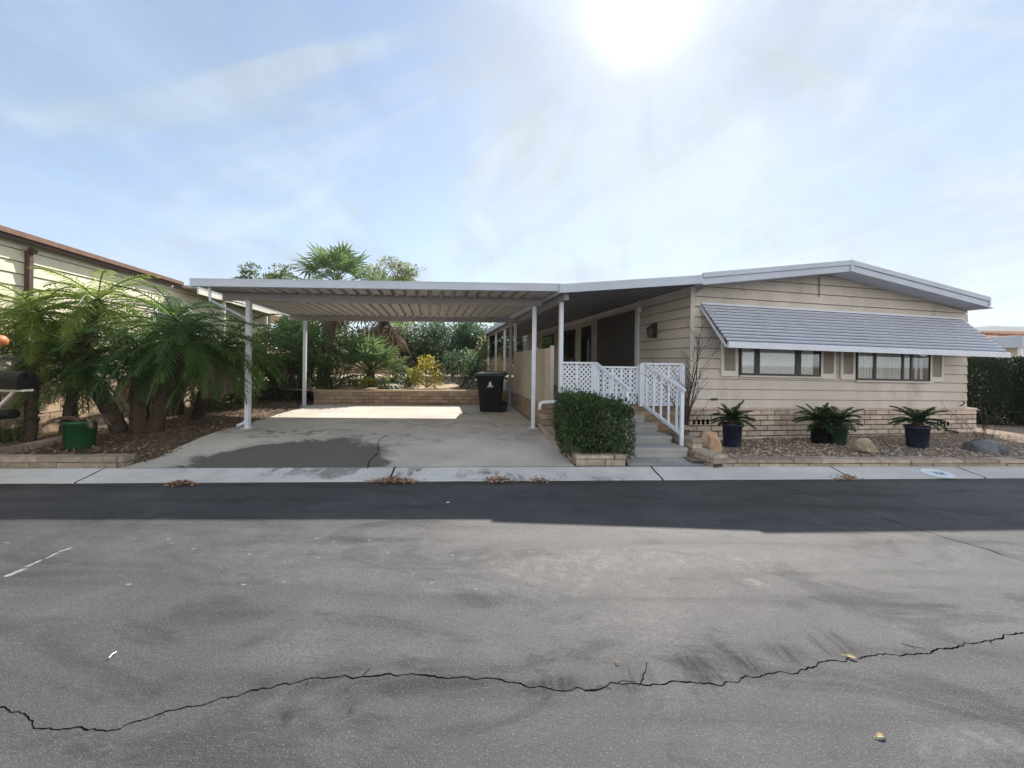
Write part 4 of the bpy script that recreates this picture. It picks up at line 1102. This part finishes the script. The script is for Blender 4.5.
# ------------------------------------------------------------------ front plants
hb_=Vector((1.24,5.95,.18)); hd=thing('hedge','dense clipped box hedge in the brick planter beside the steps','hedge',hb_)
r_=random.Random(17); mb=MB()
for k in range(8): mb.tube([hb_+Vector((r_.uniform(-.25,.25),r_.uniform(-.3,.3),-.05)),hb_+Vector((r_.uniform(-.4,.4),r_.uniform(-.5,.5),.6))],[.015,.006],5)
obj('stem',mb,M['twig'],hd)
mb=MB()
# inner leaf mass and clipped outer shell
def hshape(x,y):   # top height
    return .79-.22*max(0,x)-.12*max(0,-(y+.3))+.03*mnoise.noise((x*4,y*4,0))
for i in range(15000):
    x,y=r_.uniform(-.52,.50),r_.uniform(-.60,.62)
    zt_=hshape(x,y); f=r_.random()
    if f<.45:      # sides
        sd=r_.randrange(4); k=r_.random()**2*.12
        if sd==0: x=-.5+k
        elif sd==1: x=.47-k
        elif sd==2: y=-.58+k
        else: y=.6-k
        z=r_.uniform(.0,zt_)
        n=[(-1,0,.3),(1,0,.3),(0,-1,.3),(0,1,.3)][sd]
    elif f<.8: z=zt_-r_.random()**2*.1; n=(0,0,1)
    else: z=r_.uniform(0,zt_-.05); n=tuple(rdir(r_))
    ex=max(abs(x)/.52,abs(y)/.62)
    rr=(abs(x)/.52)**6+(abs(y)/.62)**6+max(0,(z/.82))**6
    if rr>1.35: continue
    bulge=.05*mnoise.noise((x*3,y*3,z*3))
    q=hb_+Vector((x+bulge*n[0],y+bulge*n[1],z+bulge*n[2]))
    mb.leaf(q,Vector(n)*.6+rdir(r_),Vector(n)+rdir(r_)*.7,r_.uniform(.026,.058),r_.uniform(.015,.03),1 if r_.random()<.025 else 0)
for k in range(90):
    x,y=r_.uniform(-.5,.48),r_.uniform(-.58,.6); p=hb_+Vector((x,y,hshape(x,y)-.04)); d=(Vector((r_.uniform(-.5,.5),r_.uniform(-.5,.5),1))).normalized(); L_=r_.uniform(.04,.13)
    for q in range(5):
        f=(q+1)/5; mb.leaf(p+d*L_*f,d*.4+rdir(r_)*.8,rdir(r_),.04,.02)
obj('foliage',mb,[M['hedge'],M['deadleaf']],hd)
bush('shrub','dark leafy shrub tucked between brick pillar and porch lattice','shrub',(.98,6.55,.2),(.22,.15,.44),520,.06,M['shrub'],53,None,10)
# potted cycads
def cycad(label,px,pyb,z,r_top,h,potmat,seed,nf,L,group,extra=None):
    b=G(px,pyb,z); r=random.Random(seed)
    t=thing('potted_cycad',label,'potted plant',b,group)
    mb=MB(); mb.lathe(b,[(0,0),(r_top*.80,0),(r_top*.84,.02),(r_top*.95,h*.88),(r_top*1.06,h*.885),(r_top*1.06,h),(r_top*.95,h),(r_top*.9,h*.9)],24); p=obj('pot',mb,potmat,t,True)
    mb=MB(); mb.lathe(b,[(0,h*.92),(r_top*.92,h*.90)],24); obj('soil',mb,M['soil'],t)
    mb=MB(); mb.lathe(b+Vector((0,0,h*.9)),[(.07,0),(.08,.06),(.05,.12),(0,.14)],10); obj('trunk',mb,M['bark'],t)
    mb=MB()
    for k in range(nf):
        a=2*PI*k*.381966+r.uniform(-.2,.2); el=1.15-1.05*k/nf+r.uniform(-.15,.15)
        frond(mb,b+Vector((0,0,h*.9+.1)),(math.cos(a)*math.cos(el),math.sin(a)*math.cos(el),math.sin(el)),L*r.uniform(.8,1.1),1.0*r.uniform(.7,1.3),30,.12,.017,r,.9)
    obj('crown',mb,M['sago'],t); return t
CG='potted cycads in the gravel bed'
cycad('cycad in a tall navy pot beside the tan boulder',732,447,.10,.158,.41,M['navy'],1,20,.37,CG)
cycad('drooping cycad in a black nursery pot, left of a touching pair',820,443,.10,.155,.31,M['blackmetal'],2,30,.46,CG)
cycad('drooping cycad in a dark green pot, right of a touching pair',838,444.5,.10,.140,.33,M['darkgreenpot'],3,18,.40,CG)
cycad('cycad in a navy pot under the right window beside the grey boulder side',917,448,.10,.165,.39,M['navy'],4,20,.42,CG)
# boulders
def rock(label,out,Y,dep,mat,seed):
    import bmesh
    r=random.Random(seed); bm=bmesh.new(); pts=[P(x,y,Y) for x,y in out]
    c=sum(pts,Vector())/len(pts)
    for f,dy in ((.6,-dep*.55),(1.0,-dep*.05),(.72,dep*.6)):
        for p in pts:
            q=c+(p-c)*f*r.uniform(.80,1.03); q.y=Y+dy+r.uniform(-.06,.06)*dep; q.z-=(1-f)*.06
            bm.verts.new(q)
    h=bmesh.ops.convex_hull(bm,input=bm.verts)
    bmesh.ops.delete(bm,geom=list({g for g in h['geom_interior']+h['geom_unused'] if isinstance(g,bmesh.types.BMVert)}),context='VERTS')
    bmesh.ops.triangulate(bm,faces=bm.faces)
    bmesh.ops.bevel(bm,geom=list(bm.edges),offset=.012,segments=1,affect='EDGES',profile=.5)
    bmesh.ops.triangulate(bm,faces=bm.faces)
    for k in range(2): bmesh.ops.subdivide_edges(bm,edges=[e for e in bm.edges if e.calc_length()>.03],cuts=1,use_grid_fill=True)
    for v in bm.verts:
        v.co+=Vector((mnoise.noise(v.co*16),mnoise.noise(v.co*16+Vector((5,0,0))),mnoise.noise(v.co*16+Vector((0,7,0)))))*.010+rdir(r)*.0025
    mb=MB(); bm.verts.index_update(); mb.v=[tuple(v.co) for v in bm.verts]; mb.f=[tuple(v.index for v in f.verts) for f in bm.faces]; mb.m=[0]*len(mb.f); bm.free()
    return tag(obj('boulder',mb,mat,None,False),label,'boulder')
rock('tall tan boulder leaning in the gravel beside the steps',((699,445),(700,437),(704,430),(709,428),(716,433),(721,443),(722,452),(714,456),(703,453)),5.95,.28,M['rock_tan'],3)
rock('small buff boulder in the gravel between the cycads',((854,447),(855,440),(860,437),(868,438),(873,446),(874,451),(866,453),(857,451)),6.1,.28,M['rock_buff'],5)
rock('wide dark grey boulder at the right end of the gravel bed',((969,451),(972,444),(983,438),(990,437),(999,442),(1005,449),(1002,456),(988,457),(975,455)),6.3,.34,M['rock_grey'],9)
# bare shrub by the house corner
def branch(mb,p,d,L,r0,depth,r):
    p=Vector(p); d=Vector(d).normalized(); n=max(3,int(L/.09)); pts=[p.copy()]; rad=[r0]
    for k in range(n):
        d=(d+rdir(r)*.16+Vector((0,0,.05))).normalized(); p=p+d*(L/n); pts.append(p.copy()); rad.append(r0*(1-.75*(k+1)/n))
        if depth>0 and k>=1 and r.random()<(.72 if depth>1 else .6):
            sd=(d*1.0+rdir(r)*.75).normalized(); branch(mb,p,sd,L*r.uniform(.14,.34),rad[-1]*.6,depth-1,r)
    mb.tube(pts,[max(.0032,q) for q in rad],5 if r0>.008 else 3,0,False)
bs_=Vector((3.02,6.62,.15)); bt=thing('bare_shrub','leafless twiggy shrub standing in front of the house corner','shrub',bs_)
r_=random.Random(21); mb=MB()
for (dx,dy,L,rr) in ((-.05,.0,1.15,.016),(.10,.02,1.75,.019),(.16,-.02,1.4,.015),(.02,.05,1.5,.016)):
    branch(mb,bs_,(dx,dy,1),L*1.12,rr,2,r_)
obj('branches',mb,M['twig'],bt)
mb=MB()
for k in range(90):
    v=Vector(r_.choice(mb.v)) if mb.v and False else None
obj_src=bt.children[0].data.vertices
for k in range(70):
    v=bs_+obj_src[r_.randrange(len(obj_src))].co; mb.leaf(v,rdir(r_),rdir(r_),.035,.018)
obj('dry_leaves',mb,M['litter'],bt)
t=thing('dry_weed','thin dry weed stalks beside the dark hedge on the right','weed',(9.0,7.3,.1)); mb=MB(); r_=random.Random(22)
for k in range(7): branch(mb,(9.2+r_.uniform(-.2,.2),7.6+r_.uniform(-.1,.1),.08),(r_.uniform(-.5,.5),r_.uniform(-.2,.2),1),r_.uniform(.4,.8),.006,2,r_)
obj('stalk',mb,M['twig'],t)

# right hedges
def clipped(label,c,w,d,h,seed,n):
    r=random.Random(seed); c=Vector(c); t=thing('cypress_hedge',label,'hedge',c,'dark clipped hedges right of the house')
    mb=MB()
    for k in range(4): mb.tube([c+Vector((w*(k-1.5)*.2,0,-.1)),c+Vector((w*(k-1.5)*.22,0,h*.7))],[.05,.02],6)
    obj('trunk',mb,M['bark_grey'],t)
    mb=MB()
    for i in range(n):
        d_=rdir(r); k=(abs(d_.x)**4+abs(d_.y)**4+abs(d_.z)**4)**-.25*r.uniform(.75,1.0)
        q=c+Vector((d_.x*k*w/2,d_.y*k*d/2,h/2+d_.z*k*h/2)); q+=Vector((d_.x,d_.y,d_.z))*.08*mnoise.noise(q*2)
        mb.leaf(q,d_*.5+rdir(r)*.5+Vector((0,0,.7)),d_+rdir(r)*.5,r.uniform(.05,.09),.03)
    obj('foliage',mb,M['cypress'],t)
clipped('dark clipped hedge touching the right corner of the house',(12.0,9.9,0),1.3,1.2,1.72,1,16000)
clipped('larger dark clipped hedge at the right edge of the picture',(13.3,9.5,0),1.9,1.5,1.78,2,22000)
clipped('dark hedge standing farther back along the side of the house',(12.4,12.0,0),1.6,2.4,1.7,3,8000)
# neighbour house on the right
n2=thing('right_neighbour_house','distant white house with a terracotta roof edge beyond the right hedges','house',(23,17,0))
mb=MB(); mb.box(ID,(19.6,30),(14.9,24),(0,2.5)); obj('wall',mb,M['trim'],n2)
mb=MB(); mb.box(ID,(19.0,30.5),(14.3,14.36),(2.28,2.72)); mb.box(ID,(19.0,19.06),(14.36,24.5),(2.28,2.72)); obj('fascia',mb,M['fascia'],n2)
mb=MB(); mb.prism([(19.06,14.36,2.722),(30.5,14.36,2.722),(30.5,24.5,2.722),(19.06,24.5,2.722)],[(20.2,16.6,3.0),(30,16.6,3.0),(30,22,3.0),(20.2,22,3.0)])
s=19.1
while s<30.4:
    mb.tube([(s+.1,14.3,2.75),(s+.1+ .3,16.6,3.04)],.07,6); s+=.26
obj('roof',mb,M['terracotta'],n2)
mb=MB(); mb.box(ID,(19.05,19.15),(14.37,14.47),(0,2.3)); mb.box(ID,(24,24.1),(14.37,14.47),(0,2.3)); obj('post',mb,M['white'],n2)

# ------------------------------------------------------------------ small things on the road and the gutter
def pile(px,py,n,sx,sy,label,seed,hh=.05):
    r=random.Random(seed); c=G(px,py,.01); mb=MB()
    for i in range(n):
        x,y=r.gauss(0,sx),r.gauss(0,sy); z=.008+hh*math.exp(-(x/sx)**2/2-(y/sy)**2/2)*r.random()
        if y+c.y+KS*0>kerb_front(c.x+x)-.0: z+=.02
        mb.leaf(c+Vector((x,y,z)),(r.uniform(-1,1),r.uniform(-1,1),r.uniform(-.3,.3)),(r.uniform(-.5,.5),r.uniform(-.5,.5),1),r.uniform(.025,.07),r.uniform(.012,.03))
    t=obj('leaf_pile',mb,M['litter']); tag(t,label,'leaf pile','piles of dry leaves along the gutter'); 
pile(393,482,230,.14,.035,'largest reddish pile of dry leaves at the gutter joint before the driveway',1)
pile(181,484.5,110,.09,.03,'small pile of dry leaves at the gutter left of the driveway stain',2)
pile(499,481,120,.09,.03,'pile of dry leaves at the gutter in front of the trash bin',3)
pile(538,481,60,.08,.025,'thin scatter of dry leaves at the gutter left of the hedge planter',4,.03)
pile(848,479,90,.08,.03,'few dry leaves at the gutter joint below the buff boulder',5,.03)
pile(440,407,120,.25,.06,'dry leaves at the foot of the brick retaining wall',6,.03)
for o in bpy.data.objects:
    if o.name.startswith('leaf_pile') and 'retaining' in o.get('label',''):
        o.location=Vector((G(437,405,.2)-G(440,407,.01))); o.location.z=.2
def fallen(px,py,L,ang,label,mat,seed):
    p=G(px,py,.003); d=Vector((math.cos(ang),math.sin(ang),0)); n=Vector((-d.y,d.x,0)); rows=[]
    for i in range(7):
        f=i/6; w=.42*L*math.sin(PI*min(1,f*.9+.05))**.8*.5; c=p+d*L*(f-.5); zz=.004*math.sin(f*3.1)+.001
        rows.append([c-n*w+Vector((0,0,zz+.004)),c+Vector((0,0,zz)),c+n*w+Vector((0,0,zz+.007))])
    mb=MB(); mb.grid(rows); mb.tube([p-d*L*.5+Vector((0,0,.003)),p-d*L*.75+Vector((0,0,.005))],.0015,4)
    tag(obj('fallen_leaf',mb,mat,None,True),label,'leaf','fallen leaves on the road')
fallen(851,658,.048,-.5,'curled yellow leaf lying on the long road crack',M['yleaf'],1)
fallen(880,737,.04,.1,'pale yellow leaf lying nearest the bottom right of the road',M['yleaf'],2)
fallen(617,663,.025,-.8,'tiny pale leaf lying above the middle of the road crack',M['yleaf'],3)
fallen(448,503,.035,.3,'white scrap-like leaf lying in the shadow on the road',M['painted'],4)
mb=MB(); p,q=G(109,658,.008),G(116,652,.008); mb.tube([p,(p+q)/2+Vector((0,0,.006)),q],.004,5)
tag(obj('twig',mb,M['trim']),'short pale twig lying on the road at the left','twig')
# painted oval with faded number on the gutter
pc=G(938,472.3,.055); pmk=thing('painted_oval','white painted oval with a faded blue number on the gutter','painted mark',pc)
mb=MB(); 
def gz(x,y):
    t_=(y-kerb_front(x))/(kerb_back(x)-kerb_front(x)); t_=min(1,max(0,t_))
    for (a,za),(b,zb) in zip(((0,.014),(.1,.022),(.5,.045),(.9,.078)),((.1,.022),(.5,.045),(.9,.078),(1,.082))):
        if a<=t_<=b: return za+(zb-za)*(t_-a)/(b-a)
    return .08
rows=[]
for rr in (0.001,.35,.7,1.0): 
    rows.append([(lambda x,y:(x,y,gz(x,y)+.005))(pc.x+.19*rr*math.cos(2*PI*k/32)+.0,pc.y+.145*rr*math.sin(2*PI*k/32)) for k in range(32)])
mb.grid(rows,0,True); obj('oval',mb,M['painted'],pmk)
mb=MB()
SEG={'7':'abc','5':'afgcd','2':'abged'}
def digit(ch,ox):
    w_,h_=.035,.075
    segs={'a':((0,h_),(w_,h_)),'b':((w_,h_),(w_,h_/2)),'c':((w_,h_/2),(w_,0)),'d':((0,0),(w_,0)),'e':((0,h_/2),(0,0)),'f':((0,h_),(0,h_/2)),'g':((0,h_/2),(w_,h_/2))}
    for c in SEG[ch]:
        (x0,y0),(x1,y1)=segs[c]; a=pc+Vector((ox+x0,y0-.035,0)); b=pc+Vector((ox+x1,y1-.035,0))
        d=(b-a).normalized(); n=Vector((-d.y,d.x,0))*.006; a-=d*.005; b+=d*.005
        mb.face([(q.x,q.y,gz(q.x,q.y)+.009) for q in (a-n,b-n,b+n,a+n)])
digit('7',-.06); digit('5',-.005); digit('2',.05)
obj('number',mb,M['ink'],pmk)

# ------------------------------------------------------------------ air
mb=MB(); mb.box(ID,(-1200,1700),(-400,1700),(-1.0,170)); hz=obj('haze',mb,None) if False else None
hm=bpy.data.materials.new('haze_air'); hm.use_nodes=True; hn=hm.node_tree.nodes; hn.remove(hn['Principled BSDF'])
pv=hn.new('ShaderNodeVolumePrincipled'); pv.inputs['Color'].default_value=(.86,.92,1,1); pv.inputs['Density'].default_value=.0005; pv.inputs['Anisotropy'].default_value=.2
hm.node_tree.links.new(pv.outputs[0],hn['Material Output'].inputs['Volume'])
hz=obj('haze',mb,hm); hz['kind']='stuff'
# ------------------------------------------------------------------ camera
cam=bpy.data.cameras.new('camera'); co=bpy.data.objects.new('camera',cam); C.objects.link(co)
cam.sensor_fit='HORIZONTAL'; cam.sensor_width=36; cam.lens=36*F/1024; cam.shift_y=-(384-CY)/1024
cam.clip_start=.05; cam.clip_end=8000
c,s=math.cos(ROLL),math.sin(ROLL)
co.matrix_world=Matrix(((c,-s,0,0),(0,0,-1,0),(s,c,0,EYE),(0,0,0,1)))
bpy.context.scene.camera=co

# ------------------------------------------------------------------ light
EL,AZ=math.radians(42),math.radians(18)
sd=Vector((math.sin(AZ)*math.cos(EL),math.cos(AZ)*math.cos(EL),math.sin(EL)))
sun=bpy.data.lights.new('sun','SUN'); sun.energy=5.0; sun.angle=math.radians(.6); sun.color=(1,.94,.86)
so=bpy.data.objects.new('sun',sun); C.objects.link(so); so.rotation_euler=sd.to_track_quat('Z','Y').to_euler()
wd=bpy.data.worlds.new('World'); bpy.context.scene.world=wd; wd.use_nodes=True
t=NT(wd.node_tree); bg=t.n['Background']
sky=t.new('ShaderNodeTexSky'); sky.sky_type='NISHITA'; sky.sun_disc=False; sky.sun_elevation=EL; sky.sun_rotation=AZ
sky.altitude=300; sky.air_density=1.0; sky.dust_density=.35; sky.ozone_density=1.5
gen=t.new('ShaderNodeTexCoord').outputs['Generated']
sp=t.new('ShaderNodeSeparateXYZ'); t.l.new(gen,sp.inputs[0])
# cloud coordinates on a high flat layer
zz=t.math('ADD',t.math('MAXIMUM',sp.outputs[2],0),.12)
cb=t.new('ShaderNodeCombineXYZ'); t.l.new(t.math('DIVIDE',sp.outputs[0],zz),cb.inputs[0]); t.l.new(t.math('DIVIDE',sp.outputs[1],zz),cb.inputs[1])
cl=cb.outputs[0]
n1=t.noise(t.mapping(cl,(1.0,.38,1),(.3,.2,0),(0,0,.5)),.9,7,.55,.8)
n2=t.noise(t.mapping(cl,(1.0,.6,1),(3.3,1.2,0),(0,0,-.5)),1.9,7,.6,.5)
cloud=t.math('ADD',t.ramp(n1,.38,.72,0,.75),t.ramp(n2,.5,.75,0,.3),True)
dt=t.new('ShaderNodeVectorMath',operation='DOT_PRODUCT'); t.l.new(gen,dt.inputs[0]); dt.inputs[1].default_value=tuple(sd)
dv=t.math('MAXIMUM',dt.outputs['Value'],0)
halo=t.math('POWER',dv,9); glow=t.math('POWER',dv,90); core=t.math('MULTIPLY',t.math('POWER',dv,560),t.ramp(n2,.25,.65,.75,1.1))
right=t.ramp(sp.outputs[0],-.35,.65,0,.55)
cloud=t.math('ADD',cloud,t.math('MULTIPLY',right,t.ramp(n2,.25,.65,.3,1.0)),True)
low=t.ramp(sp.outputs[2],.0,.40,.65,0)
cloud=t.math('ADD',cloud,low,True)
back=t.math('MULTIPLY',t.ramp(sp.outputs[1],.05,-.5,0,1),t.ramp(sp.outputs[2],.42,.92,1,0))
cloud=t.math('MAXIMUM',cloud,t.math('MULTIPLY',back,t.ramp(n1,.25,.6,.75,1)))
sv=t.new('ShaderNodeVectorMath',operation='SUBTRACT'); t.l.new(cl,sv.inputs[0]); sv.inputs[1].default_value=(sd.x/(sd.z+.12),sd.y/(sd.z+.12),0)
ss=t.new('ShaderNodeSeparateXYZ'); t.l.new(sv.outputs[0],ss.inputs[0])
an=t.math('ARCTAN2',ss.outputs[0],ss.outputs[1]); ln=t.new('ShaderNodeVectorMath',operation='LENGTH'); t.l.new(sv.outputs[0],ln.inputs[0])
pc_=t.new('ShaderNodeCombineXYZ'); t.l.new(t.math('MULTIPLY',an,2.6),pc_.inputs[0]); t.l.new(t.math('MULTIPLY',ln.outputs['Value'],.30),pc_.inputs[1])
fan=t.noise(pc_.outputs[0],1.7,6,.55,.35)
streak=t.math('MULTIPLY',t.math('MULTIPLY',t.ramp(fan,.47,.66),t.ramp(ln.outputs['Value'],.12,.75)),t.ramp(n1,.30,.58,.35,1))
cloud=t.math('ADD',t.math('ADD',cloud,.06),t.math('MULTIPLY',streak,.75),True)
K=10.0   # the background strength below is 0.1
cl_col=t.mix(halo,t.mix(t.ramp(sp.outputs[0],-.6,.5),(.28*K,.38*K,.50*K),(.385*K,.445*K,.485*K)),(.41*K,.45*K,.49*K))
cl_col=t.mix(t.math('MULTIPLY',streak,.5),cl_col,(.41*K,.47*K,.54*K))
tx=t.new('ShaderNodeVectorMath',operation='SCALE'); t.l.new(cl_col,tx.inputs[0]); t.l.new(t.ramp(n2,.30,.68,.80,1.14),tx.inputs['Scale']); cl_col=tx.outputs[0]
cl_col=t.mix(back,cl_col,(1.16*K,1.14*K,1.12*K))   # unseen bright bank added behind the camera to lift the shaded house front
skyc=t.new('ShaderNodeVectorMath',operation='SCALE'); t.l.new(sky.outputs[0],skyc.inputs[0]); skyc.inputs['Scale'].default_value=1.05
col=t.mix(t.math('ADD',t.math('MULTIPLY',cloud,.84),t.math('MULTIPLY',t.math('POWER',dv,14),.45),True),skyc.outputs[0],cl_col)
add=t.mix(1.0,col,t.mix(glow,(0,0,0),(.08*K,.08*K,.08*K)),'ADD')
add=t.mix(1.0,add,t.mix(core,(0,0,0),(1.6*K,1.56*K,1.5*K)),'ADD')
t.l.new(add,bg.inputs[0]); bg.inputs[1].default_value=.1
sc=bpy.context.scene
sc.view_settings.view_transform='Standard'; sc.view_settings.look='None'; sc.view_settings.exposure=.75; sc.view_settings.gamma=1
sc.cycles.max_bounces=6; sc.cycles.diffuse_bounces=3; sc.cycles.transparent_max_bounces=12
try: sc.cycles.use_denoising=True
except Exception: pass
